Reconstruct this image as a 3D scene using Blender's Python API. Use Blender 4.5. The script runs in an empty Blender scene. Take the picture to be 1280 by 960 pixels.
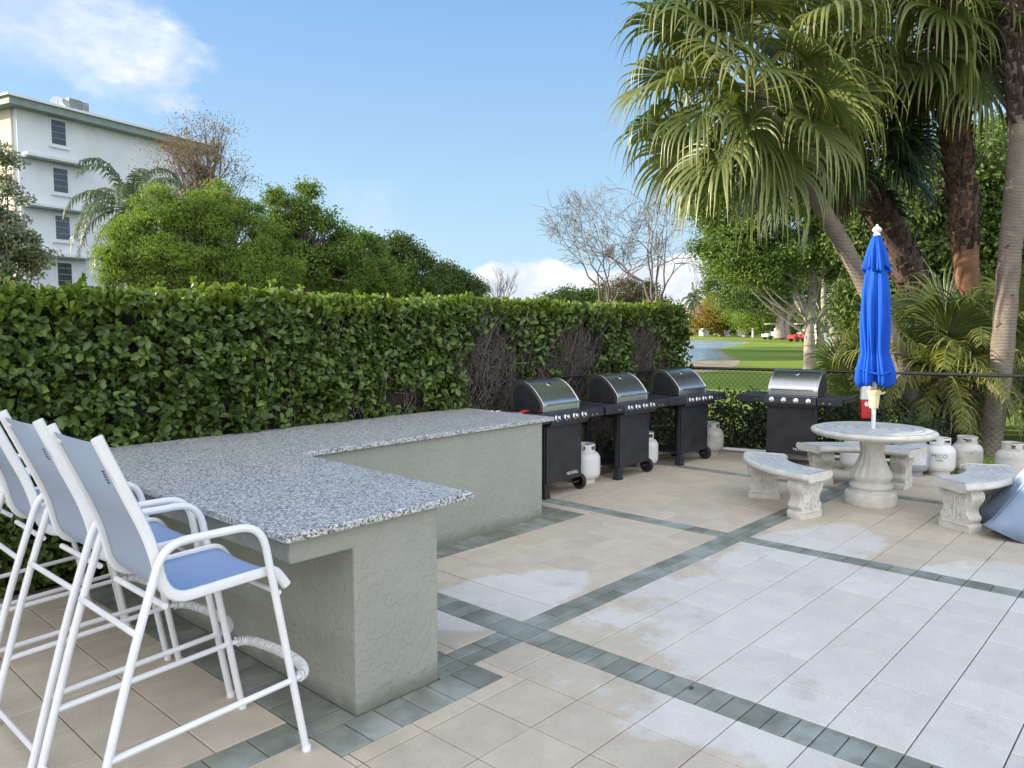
import bpy, bmesh, math, random
import numpy as np
from mathutils import Vector, Matrix
random.seed(7); RNG = np.random.default_rng(11)
PI = math.pi; R = math.radians
sc = bpy.context.scene
col = sc.collection

# ------------------------------------------------------------------ camera
EYE = 1.78; FPX = 962.0; PITCH = math.atan(75/FPX); YAW = R(42.3)
FW = np.array([math.cos(YAW)*math.cos(PITCH), math.sin(YAW)*math.cos(PITCH), -math.sin(PITCH)])
RT = np.array([math.sin(YAW), -math.cos(YAW), 0.0]); UP = np.cross(RT, FW)
def ray(x, y): return FW + RT*(x-640)/FPX - UP*(y-480)/FPX
def at(x, y, d): return np.array([0, 0, EYE]) + ray(x, y)*d            # survey point at depth d metres
def gnd(x, d):                                                          # ground point under image column x at depth d
    p = at(x, 405, d); return np.array([p[0], p[1], 0.0])
cam = bpy.data.objects.new('camera', bpy.data.cameras.new('camera')); col.objects.link(cam)
cam.location = (0, 0, EYE); cam.rotation_euler = (PI/2-PITCH, 0, YAW-PI/2)
cam.data.lens = FPX/1280*36; cam.data.sensor_width = 36; cam.data.clip_end = 3000; cam.data.clip_start = 0.05
sc.camera = cam

# ------------------------------------------------------------------ object helpers
def tag(o, label=None, cat=None, group=None, kind=None):
    if label: o['label'] = label
    if cat: o['category'] = cat
    if group: o['group'] = group
    if kind: o['kind'] = kind
    return o
def empty(name, loc=(0,0,0), rz=0.0):
    o = bpy.data.objects.new(name, None); col.objects.link(o)
    o.location = loc; o.rotation_euler = (0, 0, rz); o.empty_display_size = .2
    return o
def copy_tree(o, parent=None):
    c = o.copy(); col.objects.link(c); c.parent = parent
    for ch in list(o.children): copy_tree(ch, c)
    return c

class MB:
    """collects shapes, builds one mesh object"""
    def __init__(s): s.v = []; s.f = []; s.n = 0; s.t = []; s.lt = None
    def add(s, V, F, tint=None):
        V = np.asarray(V, float).reshape(-1, 3)
        s.v.append(V); o = s.n
        for f in F: s.f.append([i+o for i in f])
        s.t.extend([random.random() if tint is None else tint]*len(F) if np.isscalar(tint) or tint is None else list(tint))
        s.n += len(V); return s
    def box(s, x0, x1, y0, y1, z0, z1, M=None, tint=None):
        V = np.array([[x,y,z] for z in (z0,z1) for y in (y0,y1) for x in (x0,x1)], float)
        if M is not None: V = np.array([tuple(M @ Vector(v)) for v in V])
        return s.add(V, [(0,2,3,1),(4,5,7,6),(0,1,5,4),(1,3,7,5),(3,2,6,7),(2,0,4,6)], tint)
    def prism(s, pts, z0, z1, M=None, axis='z', tint=None):
        n = len(pts)
        if axis == 'z': V = [(p[0],p[1],z0) for p in pts]+[(p[0],p[1],z1) for p in pts]
        elif axis == 'y': V = [(p[0],z0,p[1]) for p in pts]+[(p[0],z1,p[1]) for p in pts]
        else: V = [(z0,p[0],p[1]) for p in pts]+[(z1,p[0],p[1]) for p in pts]
        if M is not None: V = [tuple(M @ Vector(v)) for v in V]
        F = [tuple(range(n))[::-1], tuple(range(n,2*n))]+[(i,(i+1)%n,n+(i+1)%n,n+i) for i in range(n)]
        return s.add(V, F, tint)
    def tube(s, pts, r, n=8, caps=True, tint=None, flat=None):
        P = np.asarray(pts, float); m = len(P)
        rr = np.full(m, r) if np.isscalar(r) else np.asarray(r, float)
        T = np.gradient(P, axis=0); T /= np.linalg.norm(T, axis=1)[:,None]+1e-12
        a = np.array([0,0,1.]) if abs(T[0][2]) < .9 else np.array([1.,0,0])
        u = np.cross(T[0], a); u /= np.linalg.norm(u)
        V = []
        ang = np.arange(n)*2*PI/n
        for i in range(m):
            u = u - T[i]*(u@T[i]); u /= np.linalg.norm(u)+1e-12; w = np.cross(T[i], u)
            ku, kw = (1,1) if flat is None else flat
            V.append(P[i]+rr[i]*(np.cos(ang)[:,None]*u*ku+np.sin(ang)[:,None]*w*kw))
        F = [(i*n+j, i*n+(j+1)%n, (i+1)*n+(j+1)%n, (i+1)*n+j) for i in range(m-1) for j in range(n)]
        if caps: F += [tuple(range(n))[::-1], tuple(range((m-1)*n, m*n))]
        return s.add(np.concatenate(V), F, random.random() if tint is None else tint)
    def lathe(s, prof, n=32, c=(0,0,0), M=None, fl=None, tint=None):
        """prof: [(r,z)], fl(angle, r, z)->r"""
        V = []
        for r, z in prof:
            for j in range(n):
                a = 2*PI*j/n; q = r if fl is None else fl(a, r, z)
                V.append((c[0]+q*math.cos(a), c[1]+q*math.sin(a), c[2]+z))
        m = len(prof)
        F = [(i*n+j, i*n+(j+1)%n, (i+1)*n+(j+1)%n, (i+1)*n+j) for i in range(m-1) for j in range(n)]
        F += [tuple(range(n))[::-1], tuple(range((m-1)*n, m*n))]
        if M is not None: V = [tuple(M @ Vector(v)) for v in V]
        return s.add(V, F, tint)
    def grid(s, V, nu, nv, tint=None, close=False):
        F = [(i*nv+j, i*nv+j+1, (i+1)*nv+j+1, (i+1)*nv+j) for i in range(nu-1) for j in range(nv-1)]
        return s.add(V, F, tint)
    def build(s, name, material, parent=None, smooth=False, bevel=0, seg=2, angle=35):
        me = bpy.data.meshes.new(name)
        V = np.concatenate(s.v) if s.v else np.zeros((0,3))
        me.from_pydata(V.tolist(), [], s.f); me.materials.append(material)
        a = me.attributes.new('tint', 'FLOAT', 'FACE')
        a.data.foreach_set('value', np.asarray(s.t, np.float32))
        me.update()
        if smooth:
            me.polygons.foreach_set('use_smooth', [True]*len(me.polygons))
            try: me.set_sharp_from_angle(angle=R(angle))
            except Exception: pass
        o = bpy.data.objects.new(name, me); col.objects.link(o)
        if parent: o.parent = parent
        if bevel:
            b = o.modifiers.new('bevel', 'BEVEL'); b.width = bevel; b.segments = seg; b.limit_method = 'ANGLE'; b.angle_limit = R(40)
        return o

def np_mesh(name, V, Q, tint, material, parent=None, tri=False, smooth=False):
    """fast mesh: V (n,3), Q (m,k) faces of k corners, tint per face"""
    me = bpy.data.meshes.new(name); k = Q.shape[1]
    me.vertices.add(len(V)); me.vertices.foreach_set('co', np.asarray(V, np.float32).ravel())
    me.loops.add(Q.size); me.loops.foreach_set('vertex_index', np.asarray(Q, np.int32).ravel())
    me.polygons.add(len(Q)); me.polygons.foreach_set('loop_start', np.arange(0, Q.size, k, dtype=np.int32))
    me.polygons.foreach_set('loop_total', np.full(len(Q), k, np.int32))
    if smooth: me.polygons.foreach_set('use_smooth', np.ones(len(Q), bool))
    me.materials.append(material)
    a = me.attributes.new('tint', 'FLOAT', 'FACE'); a.data.foreach_set('value', np.asarray(tint, np.float32))
    me.update(calc_edges=True)
    o = bpy.data.objects.new(name, me); col.objects.link(o)
    if parent: o.parent = parent
    return o

def smoothpts(P, k=6):
    """Catmull-Rom through points"""
    P = np.asarray(P, float); Q = np.vstack([2*P[0]-P[1], P, 2*P[-1]-P[-2]]); out = []
    for i in range(1, len(Q)-2):
        for j in range(k):
            t = j/k
            out.append(.5*((2*Q[i])+(-Q[i-1]+Q[i+1])*t+(2*Q[i-1]-5*Q[i]+4*Q[i+1]-Q[i+2])*t*t+(-Q[i-1]+3*Q[i]-3*Q[i+1]+Q[i+2])*t**3))
    out.append(P[-1]); return np.array(out)
def round_corners(P, rad, k=5):
    P = [np.asarray(p, float) for p in P]; out = [P[0]]
    for i in range(1, len(P)-1):
        a, b, c = P[i-1], P[i], P[i+1]
        r = rad if np.isscalar(rad) else rad[i]
        d1 = min(r, np.linalg.norm(a-b)*.49); d2 = min(r, np.linalg.norm(c-b)*.49)
        p0 = b+(a-b)/np.linalg.norm(a-b)*d1; p2 = b+(c-b)/np.linalg.norm(c-b)*d2
        for j in range(k+1):
            t = j/k; out.append((1-t)**2*p0+2*t*(1-t)*b+t*t*p2)
    out.append(P[-1]); return np.array(out)
def text_mesh(s, txt, size, M, depth=.002):
    cu = bpy.data.curves.new('lettering', 'FONT'); cu.body = txt; cu.size = size; cu.extrude = depth; cu.align_x = 'CENTER'; cu.align_y = 'CENTER'
    o = bpy.data.objects.new('lettering', cu); col.objects.link(o)
    dg = bpy.context.evaluated_depsgraph_get(); dg.update()
    me = o.evaluated_get(dg).to_mesh()
    V = [tuple(M @ v.co) for v in me.vertices]; F = [tuple(p.vertices) for p in me.polygons]
    bpy.data.objects.remove(o); s.add(V, F)
    return s

# ------------------------------------------------------------------ materials
class NT:
    def __init__(s, name, world=False):
        if world: s.nt = world.node_tree
        else:
            s.m = bpy.data.materials.new(name); s.m.use_nodes = True; s.nt = s.m.node_tree
        s.nt.nodes.clear()
    def n(s, t, **k):
        nd = s.nt.nodes.new(t)
        for a, b in k.items():
            if a.startswith('_'): nd.inputs[int(a[1:])].default_value = b
            else: setattr(nd, a, b)
        return nd
    def l(s, a, b): s.nt.links.new(a, b)
    def math(s, op, a, b=None, c=None, clamp=False):
        nd = s.n('ShaderNodeMath', operation=op, use_clamp=clamp)
        for i, x in enumerate((a, b, c)):
            if x is None: continue
            if isinstance(x, (int, float)): nd.inputs[i].default_value = x
            else: s.l(x, nd.inputs[i])
        return nd.outputs[0]
    def mix(s, f, a, b, mode='MIX'):
        nd = s.n('ShaderNodeMix', data_type='RGBA', blend_type=mode)
        for i, x in ((0, f), (6, a), (7, b)):
            if isinstance(x, (int, float)): nd.inputs[i].default_value = x
            elif isinstance(x, tuple): nd.inputs[i].default_value = (*x[:3], 1)
            else: s.l(x, nd.inputs[i])
        return nd.outputs[2]
    def noise(s, scale, detail=3, vec=None, rough=.5, dist=0):
        nd = s.n('ShaderNodeTexNoise'); nd.inputs['Scale'].default_value = scale; nd.inputs['Detail'].default_value = detail
        nd.inputs['Roughness'].default_value = rough; nd.inputs['Distortion'].default_value = dist
        if vec is not None: s.l(vec, nd.inputs['Vector'])
        return nd.outputs['Fac']
    def ss(s, x, a, b):
        nd = s.n('ShaderNodeMapRange', interpolation_type='SMOOTHSTEP'); s.l(x, nd.inputs[0]) if not isinstance(x, float) else None
        nd.inputs[1].default_value = a; nd.inputs[2].default_value = b; return nd.outputs[0]
    def obj(s): return s.n('ShaderNodeTexCoord').outputs['Object']
    def tint(s): return s.n('ShaderNodeAttribute', attribute_name='tint').outputs['Fac']

def mat(name, c1, c2=None, scale=8, detail=4, rough=.6, metal=0., bump=0., bscale=40, bdist=.01, tintamt=0., c3=None, s3=1.2, t3=(.5,.65), stretch=None, spec=.5, coat=0, rvar=0):
    t = NT(name); p = t.n('ShaderNodeBsdfPrincipled'); out = t.n('ShaderNodeOutputMaterial'); t.l(p.outputs[0], out.inputs[0])
    vec = t.obj()
    if stretch:
        mp = t.n('ShaderNodeMapping'); mp.inputs['Scale'].default_value = stretch; t.l(vec, mp.inputs[0]); vec = mp.outputs[0]
    c2 = c2 or tuple(min(1, x*.8) for x in c1)
    f = t.ss(t.noise(scale, detail, vec), .32, .68)
    c = t.mix(f, c1, c2)
    if c3: c = t.mix(t.ss(t.noise(s3, 5, vec, .6), *t3), c, c3)
    if tintamt:
        k = t.math('MULTIPLY_ADD', t.tint(), tintamt*2, 1-tintamt)
        cb = t.n('ShaderNodeCombineXYZ'); [t.l(k, cb.inputs[i]) for i in range(3)]
        vm = t.n('ShaderNodeVectorMath', operation='MULTIPLY'); t.l(c, vm.inputs[0]); t.l(cb.outputs[0], vm.inputs[1]); c = vm.outputs[0]
    t.l(c, p.inputs['Base Color'])
    p.inputs['Roughness'].default_value = rough; p.inputs['Metallic'].default_value = metal
    p.inputs['Specular IOR Level'].default_value = spec; p.inputs['Coat Weight'].default_value = coat
    if rvar:
        t.l(t.math('MULTIPLY_ADD', t.noise(scale*2, 4, vec), rvar*2, rough-rvar), p.inputs['Roughness'])
    if bump:
        b = t.n('ShaderNodeBump'); b.inputs['Strength'].default_value = bump; b.inputs['Distance'].default_value = bdist
        t.l(t.noise(bscale, 5, vec, .6), b.inputs['Height']); t.l(b.outputs[0], p.inputs['Normal'])
    return t.m

def leafmat(name, dark, light, rough=.45, trans=.3, tip=None, spec=.4):
    t = NT(name); p = t.n('ShaderNodeBsdfPrincipled'); tr = t.n('ShaderNodeBsdfTranslucent'); mx = t.n('ShaderNodeMixShader'); out = t.n('ShaderNodeOutputMaterial')
    c = t.mix(t.tint(), dark, light)
    c = t.mix(t.math('MULTIPLY', t.noise(3, 2, t.obj()), .5), c, tuple(x*.7 for x in dark))
    t.l(c, p.inputs['Base Color']); p.inputs['Roughness'].default_value = rough; p.inputs['Specular IOR Level'].default_value = spec
    tc = t.mix(1.0, c, (1.0,1.05,.5), 'MULTIPLY'); t.l(tc, tr.inputs[0])
    mx.inputs[0].default_value = trans; t.l(p.outputs[0], mx.inputs[1]); t.l(tr.outputs[0], mx.inputs[2]); t.l(mx.outputs[0], out.inputs[0])
    return t.m

M = {}
M['white_tube'] = mat('white powder coated metal', (.80,.80,.80), (.74,.74,.74), 6, rough=.35, bump=.04, bscale=60, spec=.5)
M['steel'] = mat('brushed stainless steel', (.70,.69,.67), (.58,.57,.55), 14, rough=.3, metal=1, stretch=(1,8,8), rvar=.08)
M['black'] = mat('satin black painted steel', (.018,.018,.022), (.03,.03,.035), 5, rough=.42, bump=.03, bscale=90, c3=(.045,.043,.045), s3=3, t3=(.55,.8))
M['dark'] = mat('black plastic', (.014,.014,.016), (.024,.024,.026), 12, rough=.55)
M['chrome'] = mat('chrome knob metal', (.75,.75,.76), (.6,.6,.62), 10, rough=.18, metal=1)
M['lettering'] = mat('white lettering paint', (.75,.75,.75), (.7,.7,.7), 20, rough=.5)
M['green_letter'] = mat('green lettering paint', (.02,.22,.14), (.03,.2,.14), 20, rough=.5)
M['red'] = mat('red plastic', (.55,.02,.03), (.45,.02,.02), 20, rough=.4)
M['concrete'] = mat('cast white concrete', (.66,.63,.56), (.56,.53,.46), 9, rough=.85, bump=.35, bscale=70, bdist=.006, c3=(.42,.40,.33), s3=5, t3=(.55,.8), tintamt=.04)
M['concrete_top'] = mat('weathered grey concrete seat', (.50,.52,.52), (.40,.42,.42), 14, rough=.8, bump=.3, bscale=60, bdist=.005, c3=(.62,.61,.57), s3=7, t3=(.5,.7))
M['tank'] = mat('white enamel tank', (.72,.72,.69), (.66,.66,.62), 5, rough=.38, c3=(.42,.36,.27), s3=6, t3=(.62,.8), bump=.05, bscale=30)
M['tank_dirty'] = mat('weathered enamel tank', (.58,.57,.51), (.48,.46,.40), 8, rough=.55, c3=(.28,.22,.15), s3=7, t3=(.55,.75), bump=.1, bscale=40)
M['tank_grey'] = mat('grey enamel tank', (.36,.39,.42), (.30,.33,.36), 6, rough=.45, c3=(.2,.18,.15), s3=7, t3=(.6,.8))
M['tank_label'] = mat('printed tank label', (.68,.68,.66), (.5,.52,.56), 60, detail=2, rough=.5)
M['brass'] = mat('brass valve', (.45,.32,.12), (.35,.25,.1), 30, rough=.35, metal=1)
M['cream'] = mat('cream crank plastic', (.72,.62,.34), (.66,.56,.3), 10, rough=.5)
M['grey_fabric'] = mat('grey blue canvas', (.27,.33,.43), (.22,.28,.38), 5, rough=.9, bump=.2, bscale=200, bdist=.002, spec=.2)
M['render_white'] = mat('white painted stucco building', (.66,.68,.70), (.60,.62,.64), .6, rough=.9, bump=.1, bscale=20, c3=(.5,.5,.48), s3=.5, t3=(.55,.8))
M['render_cream'] = mat('cream house and sunlit side stucco', (.62,.56,.46), (.56,.5,.4), .6, rough=.9)  # real cream on the far house, painted-in sunlight on the block's side
M['fascia'] = mat('grey green fascia paint', (.22,.27,.24), (.18,.22,.20), 3, rough=.7)
M['glass'] = mat('dark window glass', (.03,.04,.05), (.05,.06,.08), 2, rough=.08, spec=.8)
M['ac'] = mat('galvanised unit', (.35,.35,.34), (.25,.25,.25), 5, rough=.5, metal=.6)
M['black_fence'] = mat('black vinyl coated wire', (.012,.013,.014), (.02,.02,.022), 20, rough=.45)
M['twig'] = mat('dry grey brown twigs', (.21,.175,.15), (.09,.068,.055), 20, rough=.95, tintamt=.5)
M['bark'] = mat('grey brown bark', (.22,.18,.15), (.12,.095,.075), 9, detail=6, rough=.95, bump=.6, bscale=18, bdist=.03, stretch=(1,1,.35))
M['bark_pale'] = mat('pale grey bark', (.34,.30,.27), (.22,.19,.17), 6, detail=6, rough=.95, bump=.4, bscale=14, bdist=.02)
M['boot'] = mat('dark fibrous palm boots', (.085,.055,.045), (.035,.024,.02), 22, detail=6, rough=1, bump=.8, bscale=50, bdist=.02, tintamt=.55, c3=(.20,.15,.11), s3=7, t3=(.58,.75))
M['foot_rope'] = mat('white footrest wrap', (.68,.68,.66), (.55,.55,.53), 40, rough=.6)

def fabric(name, c1, c2):
    t = NT(name); p = t.n('ShaderNodeBsdfPrincipled'); out = t.n('ShaderNodeOutputMaterial'); t.l(p.outputs[0], out.inputs[0])
    v = t.obj(); ch = t.n('ShaderNodeTexChecker'); ch.inputs['Scale'].default_value = 190; t.l(v, ch.inputs[0])
    c = t.mix(t.math('MULTIPLY', ch.outputs['Fac'], .95), c1, c2); c = t.mix(t.math('MULTIPLY', t.noise(3, 3, v), .3), c, c2)
    t.l(c, p.inputs['Base Color']); p.inputs['Roughness'].default_value = .75; p.inputs['Specular IOR Level'].default_value = .3
    b = t.n('ShaderNodeBump'); b.inputs['Strength'].default_value = .4; b.inputs['Distance'].default_value = .001; t.l(ch.outputs['Fac'], b.inputs['Height']); t.l(b.outputs[0], p.inputs['Normal'])
    return t.m
M['sling_back'] = fabric('blue grey sling mesh', (.40,.46,.56), (.28,.34,.45))
M['sling_seat'] = fabric('blue sling mesh', (.34,.44,.62), (.22,.31,.50))
M['canvas'] = mat('bright blue canvas', (.004,.085,.50), (.004,.065,.40), 3, rough=.75, bump=.15, bscale=180, bdist=.002, spec=.25)

def granite():
    t = NT('speckled grey granite'); p = t.n('ShaderNodeBsdfPrincipled'); out = t.n('ShaderNodeOutputMaterial'); t.l(p.outputs[0], out.inputs[0])
    v = t.obj()
    vo = t.n('ShaderNodeTexVoronoi'); vo.inputs['Scale'].default_value = 170; t.l(v, vo.inputs[0])
    sep = t.n('ShaderNodeSeparateColor'); t.l(vo.outputs['Color'], sep.inputs[0])
    g = sep.outputs[0]
    vo2 = t.n('ShaderNodeTexVoronoi'); vo2.inputs['Scale'].default_value = 105; t.l(v, vo2.inputs[0])
    sep2 = t.n('ShaderNodeSeparateColor'); t.l(vo2.outputs['Color'], sep2.inputs[0])
    c = t.mix(t.ss(g, .15, .85), (.36,.36,.35), (.62,.61,.58))
    c = t.mix(t.math('GREATER_THAN', g, .84), c, (.045,.047,.05))
    c = t.mix(t.math('GREATER_THAN', sep2.outputs[1], .80), c, (.68,.67,.62))
    c = t.mix(t.math('GREATER_THAN', sep2.outputs[0], .86), c, (.12,.125,.13))
    c = t.mix(t.math('MULTIPLY', t.noise(2.2, 3, v), .25), c, (.2,.21,.21))
    t.l(c, p.inputs['Base Color']); p.inputs['Roughness'].default_value = .42; p.inputs['Specular IOR Level'].default_value = .4
    return t.m
M['granite'] = granite()
def stucco():
    t = NT('sage painted stucco'); p = t.n('ShaderNodeBsdfPrincipled'); out = t.n('ShaderNodeOutputMaterial'); t.l(p.outputs[0], out.inputs[0])
    v = t.obj(); sx = t.n('ShaderNodeSeparateXYZ'); t.l(v, sx.inputs[0])
    c = t.mix(t.noise(2.5, 5, v, .6), (.35,.36,.30), (.27,.28,.235))
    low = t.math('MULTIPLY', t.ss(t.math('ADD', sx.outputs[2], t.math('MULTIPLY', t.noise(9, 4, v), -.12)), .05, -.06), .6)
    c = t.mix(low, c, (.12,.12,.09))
    t.l(c, p.inputs['Base Color']); p.inputs['Roughness'].default_value = .75; p.inputs['Specular IOR Level'].default_value = .3
    h = t.math('ADD', t.math('MULTIPLY', t.noise(11, 5, v, .6, .3), .9), t.math('ADD', t.math('MULTIPLY', t.ss(t.noise(26, 3, v, .5, .5), .5, .6), .3), t.math('MULTIPLY', t.noise(90, 3, v), .2)))
    b = t.n('ShaderNodeBump'); b.inputs['Strength'].default_value = .55; b.inputs['Distance'].default_value = .012; t.l(h, b.inputs['Height']); t.l(b.outputs[0], p.inputs['Normal'])
    return t.m
M['stucco'] = stucco()
def paving():
    t = NT('sand coloured concrete paving'); p = t.n('ShaderNodeBsdfPrincipled'); out = t.n('ShaderNodeOutputMaterial'); t.l(p.outputs[0], out.inputs[0])
    v = t.obj(); sx = t.n('ShaderNodeSeparateXYZ'); t.l(v, sx.inputs[0]); X, Y = sx.outputs[0], sx.outputs[1]
    n1 = t.noise(1.6, 5, v, .55); n2 = t.noise(5, 4, v, .6)
    def blob(cx, cy, rx, ry):
        a = t.math('POWER', t.math('MULTIPLY', t.math('SUBTRACT', X, cx), 1/rx), 2)
        b = t.math('POWER', t.math('MULTIPLY', t.math('SUBTRACT', Y, cy), 1/ry), 2)
        return t.math('SUBTRACT', 1.0, t.math('SQRT', t.math('ADD', a, b)))
    d = t.math('MAXIMUM', blob(4.55, .3, 2.1, 2.6), t.math('MAXIMUM', blob(3.6, 3.35, .75, .4), blob(5.9, 2.3, 1.1, .5)))
    d = t.math('ADD', d, t.math('MULTIPLY', t.math('SUBTRACT', n1, .5), 1.1))
    d = t.math('ADD', d, t.math('MULTIPLY', t.math('SUBTRACT', t.tint(), .5), .02))
    d = t.math('ADD', d, t.math('MULTIPLY', t.math('SUBTRACT', t.noise(14, 5, v, .65), .5), .28))
    clean = t.ss(d, -.03, .12)
    sand = t.mix(t.ss(n2, .3, .7), (.59,.51,.395), (.51,.44,.34))
    white = t.mix(t.ss(n2, .3, .7), (.67,.635,.58), (.61,.575,.53))
    c = t.mix(clean, sand, white)
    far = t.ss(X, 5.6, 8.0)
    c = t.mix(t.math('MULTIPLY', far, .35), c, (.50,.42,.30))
    # fine aggregate and stains
    c = t.mix(t.math('MULTIPLY', t.ss(t.noise(170, 2, v), .45, .7), .35), c, (.26,.23,.19))
    c = t.mix(t.math('MULTIPLY', t.ss(t.noise(2.3, 5, v, .65), .58, .75), .35), c, (.30,.26,.20))
    c = t.mix(t.math('MULTIPLY', t.ss(t.noise(55, 3, v, .7), .55, .75), .22), c, (.24,.22,.19))
    c = t.mix(t.math('MULTIPLY', t.ss(t.noise(9, 6, v, .7), .66, .74), .5), c, (.22,.20,.16))
    k = t.math('MULTIPLY_ADD', t.tint(), .11, .945)
    vm = t.n('ShaderNodeVectorMath', operation='SCALE'); t.l(c, vm.inputs[0]); t.l(k, vm.inputs['Scale'])
    t.l(vm.outputs[0], p.inputs['Base Color']); p.inputs['Specular IOR Level'].default_value = .35
    t.l(t.math('MULTIPLY_ADD', n2, .3, .55), p.inputs['Roughness'])
    b = t.n('ShaderNodeBump'); b.inputs['Strength'].default_value = .25; b.inputs['Distance'].default_value = .003; t.l(t.noise(140, 3, v), b.inputs['Height']); t.l(b.outputs[0], p.inputs['Normal'])
    return t.m
M['paving'] = paving()
M['brick'] = mat('slate green paving bricks', (.24,.25,.205), (.165,.18,.145), 6, rough=.72, bump=.35, bscale=120, bdist=.003, tintamt=.16, c3=(.32,.345,.32), s3=2.2, t3=(.45,.7))
M['joint'] = mat('dark sand joints', (.05,.045,.038), (.08,.075,.05), 30, rough=1)
def grass():
    t = NT('mown lawn'); p = t.n('ShaderNodeBsdfPrincipled'); out = t.n('ShaderNodeOutputMaterial'); t.l(p.outputs[0], out.inputs[0]); v = t.obj()
    c = t.mix(t.ss(t.noise(.25, 5, v), .35, .65), (.175,.25,.033), (.24,.30,.05))
    c = t.mix(t.math('MULTIPLY', t.noise(6, 4, v), .5), c, (.12,.19,.022))
    c = t.mix(t.ss(t.noise(.07, 3, v), .5, .8), c, (.26,.25,.06))
    t.l(c, p.inputs['Base Color']); p.inputs['Roughness'].default_value = .9; p.inputs['Specular IOR Level'].default_value = .15
    b = t.n('ShaderNodeBump'); b.inputs['Strength'].default_value = .7; b.inputs['Distance'].default_value = .05; t.l(t.noise(14, 4, v), b.inputs['Height']); t.l(b.outputs[0], p.inputs['Normal'])
    return t.m
M['grass'] = grass()
M['mud'] = mat('sandy lake bank', (.34,.29,.20), (.18,.17,.09), .8, rough=.9)
def water():
    t = NT('lake water'); p = t.n('ShaderNodeBsdfPrincipled'); out = t.n('ShaderNodeOutputMaterial'); t.l(p.outputs[0], out.inputs[0])
    p.inputs['Base Color'].default_value = (.30,.42,.50,1); p.inputs['Roughness'].default_value = .2; p.inputs['Specular IOR Level'].default_value = .9
    b = t.n('ShaderNodeBump'); b.inputs['Strength'].default_value = .35; b.inputs['Distance'].default_value = .05; t.l(t.noise(1.5, 3, t.obj()), b.inputs['Height']); t.l(b.outputs[0], p.inputs['Normal'])
    return t.m
M['water'] = water()
def ringbark(name, c1, c2, sc_=16, rc=(.12,.09,.07)):
    t = NT(name); p = t.n('ShaderNodeBsdfPrincipled'); out = t.n('ShaderNodeOutputMaterial'); t.l(p.outputs[0], out.inputs[0]); v = t.obj()
    w = t.n('ShaderNodeTexWave', wave_type='BANDS', bands_direction='Z'); w.inputs['Scale'].default_value = sc_; w.inputs['Distortion'].default_value = 2.5; w.inputs['Detail'].default_value = 3; t.l(v, w.inputs[0])
    c = t.mix(t.ss(t.noise(5, 5, v), .3, .7), c1, c2); c = t.mix(t.ss(w.outputs['Fac'], .25, .02), c, rc)
    c = t.mix(t.ss(t.noise(9, 2, v), .68, .74), c, rc)
    t.l(c, p.inputs['Base Color']); p.inputs['Roughness'].default_value = .95; p.inputs['Specular IOR Level'].default_value = .15
    b = t.n('ShaderNodeBump'); b.inputs['Strength'].default_value = .8; b.inputs['Distance'].default_value = .015
    t.l(t.math('ADD', w.outputs['Fac'], t.noise(40, 4, v)), b.inputs['Height']); t.l(b.outputs[0], p.inputs['Normal'])
    return t.m
M['palm_bark'] = ringbark('grey ringed palm bark', (.33,.285,.24), (.24,.20,.165))
M['palm_orange'] = ringbark('rust ringed palm bark', (.34,.18,.11), (.24,.12,.075), 18)
M['hedge_leaf'] = leafmat('glossy hedge leaves', (.042,.082,.015), (.21,.31,.05), rough=.42, trans=.18, spec=.5)
M['hedge_tip'] = leafmat('fresh hedge tips', (.13,.21,.028), (.32,.40,.08), rough=.4, trans=.35)
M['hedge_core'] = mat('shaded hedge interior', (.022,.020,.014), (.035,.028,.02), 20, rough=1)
M['shrub_leaf'] = leafmat('dark shrub leaves', (.022,.042,.012), (.065,.10,.025), rough=.4, trans=.15)
M['cypress'] = leafmat('feathery yellow green foliage', (.15,.235,.05), (.34,.45,.11), trans=.4, rough=.7, spec=.1)
M['midgreen'] = leafmat('mid green foliage', (.095,.165,.038), (.25,.35,.085), trans=.35, rough=.6, spec=.2)
M['oak'] = leafmat('dark oak foliage', (.055,.095,.025), (.17,.235,.055), trans=.3, rough=.55, spec=.25)
M['gold'] = leafmat('golden new foliage', (.24,.17,.045), (.38,.30,.09), trans=.4, rough=.7, spec=.1)
M['brown_leaf'] = leafmat('dry brown leaves', (.20,.13,.07), (.32,.22,.11), trans=.3, rough=.8, spec=.1)
M['silver'] = leafmat('pale variegated foliage', (.06,.10,.035), (.52,.53,.44), trans=.3, rough=.6, spec=.2)
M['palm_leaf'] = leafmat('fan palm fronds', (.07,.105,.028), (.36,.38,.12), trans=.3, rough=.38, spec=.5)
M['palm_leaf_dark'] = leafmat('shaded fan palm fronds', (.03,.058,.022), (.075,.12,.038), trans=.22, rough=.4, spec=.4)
M['palm_yellow'] = leafmat('yellowing palm fronds', (.10,.14,.025), (.36,.34,.07), trans=.35, rough=.45, spec=.4)
M['queen'] = leafmat('grey green feather fronds', (.055,.095,.045), (.14,.19,.09), trans=.25, rough=.5)
M['dead_frond'] = leafmat('dead brown fronds', (.10,.07,.045), (.20,.145,.09), trans=.2, rough=.8, spec=.1)

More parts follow.
